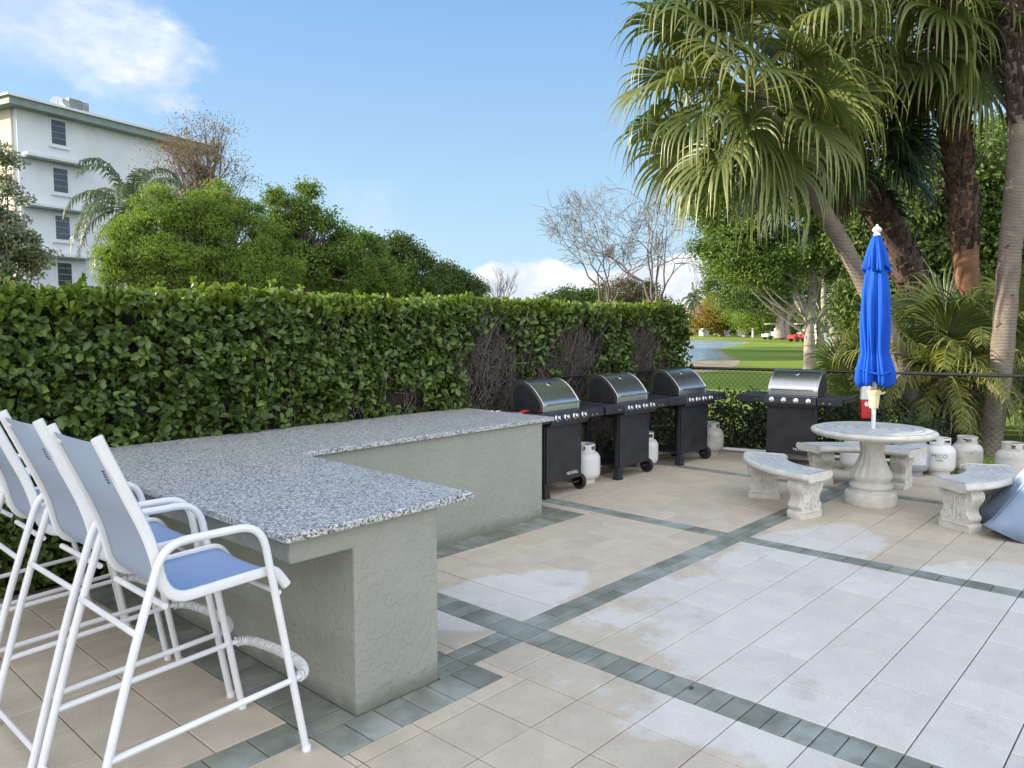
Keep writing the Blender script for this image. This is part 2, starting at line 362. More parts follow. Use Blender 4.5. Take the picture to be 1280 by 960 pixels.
# ------------------------------------------------------------------ world and sun
SUN_HEAD = R(126); SUN_EL = R(16)          # compass angle counted from +X towards +Y, where the sun stands
w = bpy.data.worlds.new('World'); sc.world = w; w.use_nodes = True
t = NT('w', world=w)
sky = t.n('ShaderNodeTexSky', sky_type='NISHITA'); sky.sun_disc = False; sky.sun_elevation = SUN_EL; sky.sun_rotation = PI/2-SUN_HEAD
sky.altitude = 0; sky.air_density = 1.0; sky.dust_density = .6; sky.ozone_density = 1.5
dirv = t.n('ShaderNodeTexCoord').outputs['Generated']
sx = t.n('ShaderNodeSeparateXYZ'); t.l(dirv, sx.inputs[0]); Z = sx.outputs[2]
def dvec(x, y):
    d = ray(x, y); return d/np.linalg.norm(d)
def lobe(x, y, r0, r1):
    d = dvec(x, y); vm = t.n('ShaderNodeVectorMath', operation='DISTANCE'); t.l(dirv, vm.inputs[0]); vm.inputs[1].default_value = tuple(d)
    return t.ss(vm.outputs['Value'], r1, r0)
mp = t.n('ShaderNodeMapping'); mp.inputs['Scale'].default_value = (1,1,1.9); t.l(dirv, mp.inputs[0])
nA = t.noise(7, 8, mp.outputs[0], .55, .6); nB = t.noise(16, 7, mp.outputs[0], .55, .2); nC = t.noise(2.2, 5, mp.outputs[0], .5)
# cumulus bank near the horizon
hmax = t.math('MAXIMUM', lobe(660, 380, .05, .15), t.math('MAXIMUM', lobe(870, 375, .08, .20), t.math('MULTIPLY', lobe(740, 385, .04, .14), .8)))
top = t.math('ADD', t.math('MULTIPLY', hmax, .088), t.math('MULTIPLY', t.math('SUBTRACT', nB, .5), .055))
bank = t.math('MULTIPLY', t.ss(t.math('SUBTRACT', top, Z), -.002, .012), t.ss(hmax, .05, .35))
# wispy cloud top left
nc = t.n('ShaderNodeTexNoise'); nc.inputs['Scale'].default_value = 9; nc.inputs['Detail'].default_value = 7; nc.inputs['Roughness'].default_value = .6; t.l(mp.outputs[0], nc.inputs['Vector'])
wv = t.n('ShaderNodeVectorMath', operation='SUBTRACT'); t.l(nc.outputs['Color'], wv.inputs[0]); wv.inputs[1].default_value = (.5,.5,.5)
wv2 = t.n('ShaderNodeVectorMath', operation='SCALE'); t.l(wv.outputs[0], wv2.inputs[0]); wv2.inputs['Scale'].default_value = .16
wv3 = t.n('ShaderNodeVectorMath', operation='ADD'); t.l(dirv, wv3.inputs[0]); t.l(wv2.outputs[0], wv3.inputs[1]); _d = dirv; dirv = wv3.outputs[0]
wisp = None
for X_, Y_, r1_, k_ in ((20,10,.075,.55),(85,25,.085,.65),(140,45,.07,.8),(185,62,.065,1.0),(222,88,.05,1.0),(95,80,.045,.5),(130,140,.05,.25),(-60,-10,.10,.6)):
    q = t.math('MULTIPLY', lobe(X_, Y_, .004, r1_), k_); wisp = q if wisp is None else t.math('MAXIMUM', wisp, q)
dirv = _d
wisp = t.math('MULTIPLY', wisp, t.ss(nA, .25, .6))
far_w = t.math('MULTIPLY', t.ss(nC, .5, .72), t.math('MULTIPLY', t.ss(Z, .5, .02), .4))
s3 = t.math('MULTIPLY', t.math('MAXIMUM', lobe(470, 262, .005, .05), lobe(430, 255, .005, .035)), t.math('MULTIPLY', nB, .75))
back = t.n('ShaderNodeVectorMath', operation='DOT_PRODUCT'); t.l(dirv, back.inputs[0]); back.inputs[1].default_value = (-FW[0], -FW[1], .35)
fill_cloud = t.math('MULTIPLY', t.ss(t.math('ADD', back.outputs['Value'], t.math('MULTIPLY', nC, .5)), .25, .85), .85)   # unseen bright cloud added behind the camera to raise the fill light
cl = t.math('MAXIMUM', bank, t.math('MAXIMUM', t.math('MULTIPLY', wisp, 1.0), t.math('MULTIPLY', s3, .3)), clamp=True)
zup = t.ss(Z, .0, .5)
grad = t.mix(zup, (2.35,3.5,4.4), (1.0,2.15,4.1))
skc = t.mix(.82, sky.outputs[0], grad)
skc = t.mix(t.math('MULTIPLY', t.ss(nC, .45, .75), t.math('MULTIPLY', t.ss(Z, .45, .0), .35)), skc, (4.0,4.4,4.8))
shade = t.mix(t.ss(nB, .35, .65), (3.5,3.9,4.5), (4.9,4.9,4.95))
c = t.mix(cl, skc, shade)
c = t.mix(fill_cloud, c, (9.7,9.9,10.6))
bg = t.n('ShaderNodeBackground'); t.l(c, bg.inputs[0]); bg.inputs[1].default_value = .10
t.l(bg.outputs[0], t.n('ShaderNodeOutputWorld').inputs[0])
sun = bpy.data.objects.new('sun', bpy.data.lights.new('sun', 'SUN')); col.objects.link(sun)
sun.data.energy = 4.6; sun.data.angle = R(.6); sun.data.color = (1, .88, .70)
sun.rotation_euler = (PI/2-SUN_EL, 0, SUN_HEAD+PI/2)
sc.view_settings.view_transform = 'Standard'; sc.view_settings.look = 'None'; sc.view_settings.exposure = 1.18; sc.view_settings.gamma = 1
sc.cycles.max_bounces = 6; sc.cycles.diffuse_bounces = 3; sc.cycles.glossy_bounces = 3; sc.cycles.transmission_bounces = 3; sc.cycles.transparent_max_bounces = 4
sc.cycles.use_denoising = True; sc.cycles.sample_clamp_indirect = 4

# ------------------------------------------------------------------ ground
g = MB(); g.prism([(-400,-400),(700,-400),(700,700),(-400,700)], -.6, -.05); o = g.build('lawn', M['grass']); tag(o, kind='structure')
def sheet(name, pts, z, m, th=.003):
    g = MB(); g.prism(pts, z-th, z); o = g.build(name, m); tag(o, kind='structure'); return o
def gxy(x, y, z=0):
    d = ray(x, y); k = (z-EYE)/d[2]; return (d[0]*k, d[1]*k)
def curvy(P, k=5): return [tuple(p[:2]) for p in smoothpts([(a,b,0) for a,b in P]+[(P[0][0],P[0][1],0)], k)[:-1]]
mud = [gxy(*p) for p in [(700,470),(800,466),(880,464),(908,460),(922,455),(924,449),(912,444),(905,440),(902,436),(918,431.5),(938,427.5),(920,425.5),(860,424.5),(760,424),(640,424),(560,440),(600,460)]]
sheet('lake_bank', curvy(mud), -.044, M['mud'])
wat = [gxy(*p) for p in [(700,458),(800,454),(870,450),(898,447),(903,444),(897,440),(896,436),(910,431.5),(930,428),(915,426.5),(860,425.5),(760,425),(640,425.5),(580,440),(620,452)]]
sheet('lake_water', curvy(wat), -.037, M['water'])

M['bounce_sheet'] = mat('grey unseen bounce cut', (.09,.09,.09), (.06,.06,.062), 2, rough=.95)
dq = gnd(10, 30); sheet('added_bounce_sheet', [(dq[0]-30,dq[1]-14),(dq[0]+4,dq[1]-14),(dq[0]+22,dq[1]+4),(dq[0]+22,dq[1]+40),(dq[0]-30,dq[1]+40)], -.042, M['bounce_sheet'])  # unseen dark ground added to keep green lawn bounce off the block
# paving
g = MB(); g.box(-6, 10.25, -6, 5.75, -.08, -.012); g.box(-6,10.25,5.75,6.9,-.08,-.02)
o = g.build('patio_base', M['joint']); tag(o, kind='structure')
tiles = MB(); bricks = MB()
def slab(mb, x0, x1, y0, y1, gap=.0028, dz=.0):
    x0 += gap; x1 -= gap; y0 += gap; y1 -= gap
    if x1-x0 < .012 or y1-y0 < .012: return
    z = dz+random.uniform(-.0012, .0012); b = .003
    V = [(x0,y0,-.02),(x1,y0,-.02),(x1,y1,-.02),(x0,y1,-.02),(x0,y0,z-b),(x1,y0,z-b),(x1,y1,z-b),(x0,y1,z-b),(x0+b,y0+b,z),(x1-b,y0+b,z),(x1-b,y1-b,z),(x0+b,y1-b,z)]
    F = [(i,(i+1)%4,4+(i+1)%4,4+i) for i in range(4)]+[(4+i,4+(i+1)%4,8+(i+1)%4,8+i) for i in range(4)]+[(8,9,10,11)]
    mb.add(V, F)
def fill(x0, x1, y0, y1, ax, px, ay, py, mb=None, gap=.0028):
    mb = mb or tiles
    xs = [x0]+[ax+k*px for k in range(math.floor((x0-ax)/px)+1, math.ceil((x1-ax)/px)) if x0+.005 < ax+k*px < x1-.005]+[x1]
    ys = [y0]+[ay+k*py for k in range(math.floor((y0-ay)/py)+1, math.ceil((y1-ay)/py)) if y0+.005 < ay+k*py < y1-.005]+[y1]
    for i in range(len(xs)-1):
        for j in range(len(ys)-1): slab(mb, xs[i], xs[i+1], ys[j], ys[j+1], gap)
A0, A1 = 2.79, 2.985; pY = .322
# strips of X between the cross bands: (x0, x1, anchor, pitch)
strips = [(-6,1.78,1.78,.335),(1.78,3.155,3.155,.335),(3.365,5.85,3.365,.3106),(6.03,8.40,6.03,.2963),(8.57,10.25,8.57,.32)]
for x0, x1, ax, px in strips:
    if x0 == 1.78:
        fill(1.78, 3.155, -6, 2.57, ax, px, A0, pY)
        fill(2.76, 3.155, 2.57, 2.79, ax, px, A0, pY)
        fill(2.74, 3.155, A1, 4.28, ax, px, A1, pY)
    elif x0 == 3.365:
        fill(x0, x1, -6, A0, ax, px, A0, pY); fill(x0, x1, A1, 4.28, ax, px, A1, pY)
        fill(5.72, x1, 4.28, 5.75, ax, px, A1, pY)
    else:
        fill(x0, x1, -6, A0, ax, px, A0, pY); fill(x0, x1, A1, 5.75, ax, px, A1, pY)
# brick bands
fill(3.155, 3.365, -6, A0, 3.155, .21, A0, pY/3, bricks, .0032); fill(3.155, 3.365, A1, 4.28, 3.155, .21, A1, pY/3, bricks, .0032)
fill(5.85, 6.03, -6, A0, 5.85, .18, A0, pY/2, bricks, .0032); fill(5.85, 6.03, A1, 5.75, 5.85, .18, A1, pY/2, bricks, .0032)
fill(8.40, 8.57, -6, A0, 8.4, .17, A0, pY/2, bricks, .0032); fill(8.40, 8.57, A1, 5.75, 8.4, .17, A1, pY/2, bricks, .0032)
fill(-6, 1.78, A0, A1, 1.78, .2, A0, .195, bricks, .0032); fill(2.53, 10.25, A0, A1, 2.53, .207, A0, .0975, bricks, .0032)
fill(1.78, 2.02, A0, 5.75, 1.78, .24, A0, .12, bricks, .0032)
fill(1.78, 2.76, 2.57, 2.79, 1.78, .163, 2.57, .11*2, bricks, .0032)
fill(2.53, 2.74, A1, 4.28, 2.53, .21, A1, .107, bricks, .0032)
fill(2.53, 5.72, 4.28, 4.52, 2.53, .107, 4.28, .24, bricks, .0032)
fill(5.38, 5.72, 4.52, 5.75, 5.38, .107, 4.28, .24, bricks, .0032)
tag(tiles.build('patio_paving', M['paving']), kind='structure')
tag(bricks.build('paving_brick_band', M['brick']), kind='structure')

# ------------------------------------------------------------------ bar counter
bar = empty('bar_counter', (2.0, 2.8, 0)); tag(bar, 'L shaped outdoor bar counter of sage green stucco with a speckled grey granite top', 'bar counter')
def loc(o): o.location = (-2.0, -2.8, 0); return o
g = MB(); g.prism([(2.025,-.03),(2.53,-.03),(2.53,.885),(1.70,.885),(1.70,.775),(2.025,.775)], 2.80, 4.497, axis='y')
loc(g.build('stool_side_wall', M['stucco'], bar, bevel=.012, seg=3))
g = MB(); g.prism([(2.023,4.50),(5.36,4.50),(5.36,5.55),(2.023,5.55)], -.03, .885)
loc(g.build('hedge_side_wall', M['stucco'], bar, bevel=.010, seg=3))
g = MB(); g.prism([(1.70,4.50),(2.02,4.50),(2.02,5.55),(1.70,5.55)], .775, .8835)
loc(g.build('overhang_soffit', M['stucco'], bar))
g = MB(); g.prism([(1.65,2.74),(2.745,2.76),(2.80,4.46),(5.50,4.47),(5.50,5.66),(1.65,5.66)], .887, .922)
loc(g.build('granite_top', M['granite'], bar, bevel=.006, seg=3))

# ------------------------------------------------------------------ bar stools
def make_chair():
    root = empty('bar_stool', (1.3, 2.985, 0)); ox, W = 1.3, .265
    def side(sg):
        P = round_corners([(.86-ox,0,0),(1.02-ox,0,.60),(1.15-ox,0,1.0),(1.53-ox,0,1.0),(1.71-ox,0,0)], [0,.2,.09,.10,0], 6)
        P[:,1] = sg*W; return P
    for sg in (-1, 1):
        g = MB(); g.tube(side(sg), .0155, 10); g.build('side_frame', M['white_tube'], root, smooth=True)
        g = MB(); g.lathe([(.014,-.002),(.019,.0),(.019,.022),(.0165,.026)], 12, (1.71-ox, sg*W, 0)); g.build('foot_cap', M['white_tube'], root, smooth=True)
        g = MB(); g.tube([(.945-ox,sg*W,.285),(1.655-ox,sg*W,.325)], .0125, 8); g.build('side_rail', M['white_tube'], root, smooth=True)
        S = round_corners([(.955-ox,0,1.40),(1.125-ox,0,1.0),(1.165-ox,0,.775),(1.36-ox,0,.785),(1.60-ox,0,.795),(1.655-ox,0,.715)], [0,.10,.12,.1,.04,0], 6)
        S[:,1] = sg*(W-.033)
        g = MB(); g.tube(S, .021, 8, flat=(.62,1.0)); g.build('sling_rail', M['white_tube'], root, smooth=True)
        g = MB(); g.box(.98-ox, 1.00-ox, sg*(W-.033)-.004, sg*(W-.033)+.004, 0, .001)
    S = round_corners([(.965-ox,0,1.375),(1.125-ox,0,1.0),(1.165-ox,0,.785),(1.36-ox,0,.787),(1.60-ox,0,.795),(1.63-ox,0,.745)], [0,.10,.12,.1,.04,0], 8)
    cut = min(range(len(S)), key=lambda i: abs(S[i][0]-(1.19-ox))+abs(S[i][2]-.79))
    for nm, seg, mt in (('back_sling', S[:cut+1], M['sling_back']), ('seat_sling', S[cut:], M['sling_seat'])):
        V = []; nv = 9
        for p in seg:
            for j in range(nv):
                y = -W+.045+(2*W-.09)*j/(nv-1); sag = .012*(1-(2*j/(nv-1)-1)**2)
                V.append((p[0]+(-sag if nm=='back_sling' else 0), y, p[2]-(sag if nm=='seat_sling' else 0)))
        g = MB(); g.grid(V, len(seg), nv); o = g.build(nm, mt, root, smooth=True)
        s_ = o.modifiers.new('thickness', 'SOLIDIFY'); s_.thickness = .003
    def bar_(name, x, z, r=.0115, y=W):
        g = MB(); g.tube([(x-ox,-y,z),(x-ox,y,z)], r, 8); g.build(name, M['white_tube'], root, smooth=True)
    bar_('top_bar', .985, 1.345, .012, W-.04); bar_('seat_crossbar', 1.045, .70); bar_('front_crossbar', 1.60, .705); bar_('lower_crossbar', .885, .075); bar_('lumbar_bar', 1.165, .76, .012, W-.04)
    P = smoothpts([(1.665-ox,-W,.325),(1.72-ox,-W+.03,.322),(1.765-ox,-W+.12,.318),(1.78-ox,0,.316),(1.765-ox,W-.12,.318),(1.73-ox,W-.02,.322),(1.665-ox,W,.325)], 5)
    g = MB(); g.tube(P, .0115, 8); fr = g.build('footrest', M['white_tube'], root, smooth=True)
    Q = smoothpts(P, 10); L = np.concatenate([[0], np.cumsum(np.linalg.norm(np.diff(Q, axis=0), axis=1))])
    u = np.linspace(.02, L[-1]-.02, 700); C = np.stack([np.interp(u, L, Q[:,i]) for i in range(3)], 1)
    T = np.gradient(C, axis=0); T /= np.linalg.norm(T, axis=1)[:,None]; zz = np.array([0,0,1.]); n1 = np.cross(T, zz); n1 /= np.linalg.norm(n1, axis=1)[:,None]
    n2 = np.cross(n1, T); a = u/.0165*2*PI
    g = MB(); g.tube(C+.0165*(np.cos(a)[:,None]*n1+np.sin(a)[:,None]*n2), .0068, 5); g.build('spiral_wrap', M['foot_rope'], fr, smooth=True)
    # vent print on the rail
    g = MB()
    for k in range(5): g.box(-.0012+0, .0012, -.012, .012, k*.011, k*.011+.004, Matrix.Translation(Vector((1.0-ox-.012, -W+.033, 1.24))) @ Matrix.Rotation(R(-22), 4, 'Y'))
    g.build('printed_mark', M['dark'], root)
    return root
chair = make_chair(); chair_labels = ['nearest white framed bar stool with blue sling seat, fully in view at the counter corner',
    'white bar stool directly behind the nearest stool, its seat showing between the arm rests',
    'third white bar stool from the counter corner, cut by the left edge of the photo',
    'farthest white bar stool, only a sliver of its back showing at the left edge']
for i, (y, dx, rz) in enumerate([(2.985,0,0),(3.655,.015,.01),(4.30,.0,-.02),(4.93,.02,.02)]):
    o = chair if i == 0 else copy_tree(chair)
    o.location = (1.3+dx, y, 0); o.rotation_euler = (0,0,rz); tag(o, chair_labels[i], 'bar stool', 'bar stools along the counter')

# ------------------------------------------------------------------ grills (front faces -Y in local space, origin on the ground)
def make_grill(brand):
    root = empty('gas_grill')
    W = .31
    g = MB(); g.box(-W, W, -.02, .03, .14, .80); g.build('front_frame', M['black'], root, bevel=.006)
    g = MB(); g.box(-W, W, .031, .46, .14, .165); g.build('bottom_tray', M['black'], root, bevel=.004)
    g = MB(); g.box(-W+.03, W-.03, .02, .42, .70, .886); g.build('firebox', M['dark'], root, bevel=.02)
    for sg in (-1, 1):
        g = MB(); x0, x1 = sorted((sg*W, sg*(W-.03))); g.box(x0, x1, .43, .46, .166, .85); g.build('rear_leg', M['black'], root)
        g = MB(); g.box(x0, x1, .031, .429, .80, .85); g.build('side_beam', M['black'], root)
    g = MB(); g.box(-W+.012, W-.012, -.042, -.023, .15, .765); d = g.build('cabinet_door', M['black'], root, bevel=.006)
    g = MB(); g.tube([(W-.05,-.045,.60),(W-.05,-.07,.60),(W-.05,-.07,.72),(W-.05,-.045,.72)], .006, 6); g.build('door_handle', M['dark'], d)
    if brand:
        g = MB(); text_mesh(g, 'NEXGRILL', .044, Matrix.Translation(Vector((.14,-.0435,.215))) @ Matrix.Rotation(PI/2, 4, 'X'), .0008); g.build('brand_lettering', M['lettering'], d)
    for sx_ in (-1, 1):
        for sy in (0, 1):
            if sx_ == 1 and sy == 0: continue
            y = .0 if sy == 0 else .44
            g = MB(); x = sx_*(W-.03)
            V = [(x-.022,y-.022,.15),(x+.022,y-.022,.15),(x+.022,y+.022,.15),(x-.022,y+.022,.15),(x-.05,y-.05,0),(x+.045,y-.05,0),(x+.045,y+.045,0),(x-.05,y+.045,0)]
            g.add(V, [(0,1,2,3),(7,6,5,4),(0,4,5,1),(1,5,6,2),(2,6,7,3),(3,7,4,0)]); g.build('foot', M['dark'], root, bevel=.004)
    for y in (.02, .42):
        wl = empty('wheel', (W+.035, y, .085)); wl.parent = root
        rot = Matrix.Rotation(PI/2, 4, 'Y')
        g = MB(); g.lathe([(.055,-.024),(.078,-.024),(.085,-.016),(.085,.016),(.078,.024),(.055,.024),(.055,-.024)], 28, M=rot); g.build('tyre', M['dark'], wl, smooth=True)
        g = MB(); g.lathe([(.018,-.026),(.018,.026)], 14, M=rot)
        for k in range(5):
            a = k*2*PI/5; g.box(-.010,.010,-.008,.008,.012,.058, Matrix.Rotation(a, 4, 'X'))
        g.build('rim', M['black'], wl)
    g = MB(); g.tube([(W-.05,.02,.085),(W+.05,.02,.085)], .01, 8); g.build('axle', M['steel'], root)
    g = MB(); g.tube([(W-.05,.42,.085),(W+.05,.42,.085)], .01, 8); g.build('axle', M['steel'], root)
    # control panel: sloped front, widest in the middle
    g = MB(); g.prism([(-.10,.745),(-.125,.79),(-.105,.875),(-.02,.885),(.02,.885),(.02,.745)], -W-.01, W+.01, axis='x'); cp = g.build('control_panel', M['black'], root, bevel=.006)
    for k in range(4):
        x = -.225+k*.15
        rm = Matrix.Translation(Vector((x, -.116, .83))) @ Matrix.Rotation(PI/2-R(13), 4, 'X')
        g = MB(); g.lathe([(.034,0),(.034,.006),(.027,.010),(.022,.012),(.020,.034),(.016,.037)], 20, M=rm); kn = g.build('knob', M['chrome'], cp, smooth=True)
        g = MB(); g.box(-.005,.005,-.021,.021,.037,.044, rm); g.build('knob_grip', M['chrome'], kn)
    # shelves
    for sg in (-1, 1):
        g = MB(); x0, x1 = sorted((sg*(W+.014), sg*(W+.345)))
        g.box(x0, x1, -.07, .42, .855, .880); g.prism([(-.11,.785),(-.105,.878),(-.07,.878),(-.06,.785)], x0, x1-(0 if sg<0 else .04) if sg>0 else x1, axis='x')
        g.box(x0 if sg<0 else x1-.03, x0+.03 if sg<0 else x1, -.07,.42,.82,.8548)
        s_ = g.build('side_shelf', M['black'], root, bevel=.008)
        if sg > 0:
            for dx in (.09, .17):
                rm = Matrix.Translation(Vector((W+dx, -.108, .812))) @ Matrix.Rotation(PI/2, 4, 'X')
                g = MB(); g.lathe([(.008,0),(.008,.006),(.005,.008)], 10, M=rm); g.build('screw_cap', M['chrome'], s_)
        else:
            rm = Matrix.Translation(Vector((-W-.10, -.109, .825))) @ Matrix.Rotation(PI/2, 4, 'X')
            g = MB(); g.box(-.03,.03,-.007,.007,0,.004, rm); g.build('igniter_mark', M['chrome'], s_)
    # lid
    prof = smoothpts([(.0,.885),(.0,1.00),(.035,1.10),(.12,1.175),(.23,1.20),(.33,1.185)], 5)[:, :2] if False else None
    pr = round_corners([(.0,0,.888),(.0,0,.975),(.115,0,1.115),(.245,0,1.195),(.38,0,1.185),(.43,0,1.10),(.43,0,.888)], [0,.035,.08,.09,.06,.05,0], 4)
    pts = [(p[0], p[2]) for p in pr]
    g = MB(); g.prism(pts, -W+.02, W-.02, axis='x'); lid = g.build('lid', M['steel'], root, smooth=True, angle=30)
    inner = [(.215+(a-.215)*1.0, .888+(b-.888)*1.0) for a, b in pts]
    for sg in (-1, 1):
        g = MB(); x0, x1 = sorted((sg*(W-.0205), sg*(W-.003)))
        g.prism([(.213+(a-.213)*1.03, .886+(b-.888)*1.03) for a, b in pts], x0, x1, axis='x'); e = g.build('lid_end', M['steel'], lid, bevel=.004)
        g = MB(); x0, x1 = sorted((sg*(W-.002), sg*(W+.002)))
        g.prism([(.215+(a-.215)*.84, .90+(b-.888)*.84) for a, b in pts], x0, x1, axis='x'); g.build('end_panel', M['dark'], e)
    g = MB(); g.tube([(-.25,-.001,.955),(-.25,-.05,.965),(.25,-.05,.965),(.25,-.001,.955)], .011, 10); g.build('lid_handle', M['steel'], lid, smooth=True)
    rm = Matrix.Translation(Vector((0,.175,1.145))) @ Matrix.Rotation(R(33), 4, 'X')
    g = MB(); g.lathe([(.030,0),(.030,.012),(.026,.014)], 20, M=rm); th = g.build('thermometer', M['chrome'], lid, smooth=True)
    g = MB(); g.lathe([(.022,.0145),(.022,.0155)], 20, M=rm); g.build('dial', M['dark'], th)
    g = MB(); g.box(-.26,.26,-.001,.0,.925,.932); 
    return root
g1 = make_grill(True); g2 = make_grill(False)
def place(o, x, y, rz): o.location = (x, y, 0); o.rotation_euler = (0,0,rz)
place(g1, 6.24, 4.98, R(1)); tag(g1, 'black gas grill beside the counter end, red handled tongs lying on its shelf', 'grill', 'black gas grills on the patio')
place(g2, 7.55, 4.97, R(-1)); tag(g2, 'black gas grill with steel lid, middle one of the three in front of the hedge', 'grill', 'black gas grills on the patio')
g3 = copy_tree(g2); place(g3, 8.83, 4.90, R(-4)); tag(g3, 'black gas grill, last of the hedge row, standing next to the fence corner', 'grill', 'black gas grills on the patio')
g4 = copy_tree(g1); place(g4, 9.50, 3.88, R(-84)); tag(g4, 'black gas grill facing the camera square on in front of the wire fence', 'grill', 'black gas grills on the patio')

# tongs on the first grill
tg = empty('barbecue_tongs', (5.72, 5.10, .882), R(10)); tag(tg, 'red handled steel tongs lying on the side shelf of the nearest grill', 'tongs')
g = MB(); g.tube([(0,0,.01),(-.12,.02,.014),(-.22,.03,.012)], [.006,.009,.014], 6); g.tube([(0,-.03,.01),(-.12,-.03,.014),(-.22,-.02,.012)], [.006,.009,.014], 6); g.build('tong_arm', M['steel'], tg)
g = MB(); g.tube([(0,0,.014),(.06,0,.02),(.15,-.005,.014)], [.011,.014,.012], 8); g.tube([(0,-.03,.014),(.06,-.03,.022),(.15,-.012,.014)], [.011,.014,.012], 8); g.build('tong_handle', M['red'], tg, smooth=True)
cl_ = MB()
for k in range(22):
    a = random.uniform(0, 6.28); r = random.uniform(.02,.1); cl_.lathe([(.001,0),(.012,.006),(.012,.014),(.001,.02)], 6, (5.50+r*math.cos(a), 5.22+r*math.sin(a)*.8, .882+random.uniform(0,.03)))
o = cl_.build('crumpled_wrapper', M['lettering']); tag(o, 'crumpled pale foil scraps at the back of the nearest grill shelf', 'foil scraps')

# ------------------------------------------------------------------ gas cylinders
def make_tank(body, label=None, brand=False):
    root = empty('gas_cylinder')
    prof = [(.02,.035),(.085,.04),(.135,.06),(.152,.095),(.155,.12),(.155,.27),(.150,.305),(.128,.345),(.085,.37),(.035,.378),(.02,.378)]
    sp = smoothpts([(a,0,b) for a,b in prof], 3); g = MB(); g.lathe([(p[0],p[2]) for p in sp], 36); b = g.build('cylinder_body', body, root, smooth=True, angle=60)
    g = MB(); g.lathe([(.100,.0),(.106,.0),(.106,.05),(.100,.05),(.100,.0)], 28); g.build('foot_ring', body, root, smooth=True)
    g = MB(); n = 36
    # collar with three hand holes
    for j in range(n):
        a0, a1 = 2*PI*j/n, 2*PI*(j+1)/n; ph = (j % 9)
        hole = ph in (2,3,4,5,6); open_ = j in (0,)
        for z0, z1, sk in ((.355,.385,False),(.385,.430,hole),(.430,.452,False)):
            if sk: continue
            V = [(r*math.cos(a), r*math.sin(a), z) for z in (z0, z1) for r in (.098, .102) for a in (a0, a1)]
            g.add(V, [(2,3,7,6),(1,0,4,5),(4,6,7,5),(0,1,3,2),(0,2,6,4),(3,1,5,7)])
    g.build('collar', body, root)
    g = MB(); g.lathe([(.014,.378),(.014,.40),(.02,.402),(.02,.425),(.012,.43)], 12); g.tube([(0,0,.41),(.05,0,.41)], .012, 8); g.build('valve', M['brass'], root)
    if brand:
        def wrap(txt, size, z0, m, nm):
            g = MB(); text_mesh(g, txt, size, Matrix.Identity(4), .0006)
            V = g.v[0]; a = V[:,0]/.157; rr = .1568+V[:,2]
            g.v = [np.stack([rr*np.sin(a), -rr*np.cos(a), z0+V[:,1]], 1)]; g.build(nm, m, b)
        wrap('PECO', .062, .245, M['green_letter'], 'brand_lettering')
        g = MB()
        for z in (.205,.195,.185):
            V = []; 
            for j in range(9):
                a = (-.22+.44*j/8); V += [(.1562*math.sin(a), -.1562*math.cos(a), z), (.1562*math.sin(a), -.1562*math.cos(a), z+.004)]
            g.add(V, [(2*i,2*i+2,2*i+3,2*i+1) for i in range(8)])
        g.build('fine_print', M['green_letter'], b)
    elif label:
        g = MB(); V = []
        for j in range(17):
            a = (-1.0+2.0*j/16); V += [(.1565*math.sin(a), -.1565*math.cos(a), .13), (.1565*math.sin(a), -.1565*math.cos(a), .26)]
        g.add(V, [(2*i,2*i+2,2*i+3,2*i+1) for i in range(16)]); g.build('paper_label', M['tank_label'], b)
    return root
tw = make_tank(M['tank']); td = make_tank(M['tank_dirty']); tgk = make_tank(M['tank_grey'], label=True); tp = make_tank(M['tank'], brand=True)
def tpos(x, y): p = gxy(x, y); return p[0], p[1]
used = set()
for src, (x, y), s_, lab in [
    (tw, (6.92,5.18), 1, 'white gas cylinder on the floor between the nearest grill and the middle grill'),
    (tw, (8.18,5.20), 1, 'white gas cylinder half hidden beside the middle grill of the hedge row'),
    (td, (9.62,5.05), 1, 'dirty white gas cylinder in the fence corner, right of the last hedge row grill'),
    (tw, (9.72,3.17), 1, 'white gas cylinder behind the table pedestal, seen under the back bench'),
    (tgk, (9.86,2.58), 1.14, 'grey gas cylinder with a printed white label, behind the right end of the back bench'),
    (tp, (10.10,2.33), 1, 'white gas cylinder with green PECO lettering next to the grey one'),
    (td, (10.45,2.12), 1, 'weathered gas cylinder right behind the curved bench, second from the right'),
    (td, (10.25,1.62), 1, 'weathered gas cylinder at the right edge, in front of the ringed palm trunk')]:
    o = src if src.name not in used else copy_tree(src); used.add(src.name)
    o.location = (x, y, 0); o.scale = (s_*1.10,s_*1.10,s_*.97); o.rotation_euler = (0,0,math.atan2(-y,-x)+PI/2+(0 if src is tp or src is tgk else random.uniform(-1,1)))
    tag(o, lab, 'gas cylinder', 'gas cylinders near the grills')

# ------------------------------------------------------------------ round table and curved benches
TC = (7.98, 2.44)
tb = empty('round_table', (*TC, 0)); tag(tb, 'round white cast concrete pedestal table with the blue umbrella in its middle', 'table')
g = MB(); sp = smoothpts([(.18,0,.665),(.48,0,.675),(.55,0,.695),(.575,0,.72),(.565,0,.742),(.54,0,.75)], 4); g.lathe([(p[0],p[2]) for p in sp]+[(.535,.750),(.03,.752)], 64); tt = g.build('tabletop', M['concrete'], tb, smooth=True, angle=60)
g = MB()
for r0, r1 in ((.06,.15),(.165,.25),(.265,.35),(.365,.44),(.455,.52)):
    n = 72; V = []
    for j in range(n):
        a = 2*PI*j/n; c_, s_ = math.cos(a), math.sin(a); V += [(r0*c_,r0*s_,.752),(r1*c_,r1*s_,.752),(r0*c_,r0*s_,.757),(r1*c_,r1*s_,.757)]
    F = []
    for j in range(n):
        a = 4*j; b = 4*((j+1)%n); F += [(a+2,a+3,b+3,b+2),(a,b,b+2,a+2),(a+3,a+1,b+1,b+3)]
    g.add(V, F, random.random())
g.build('ringed_inlay', M['concrete_top'], tt)
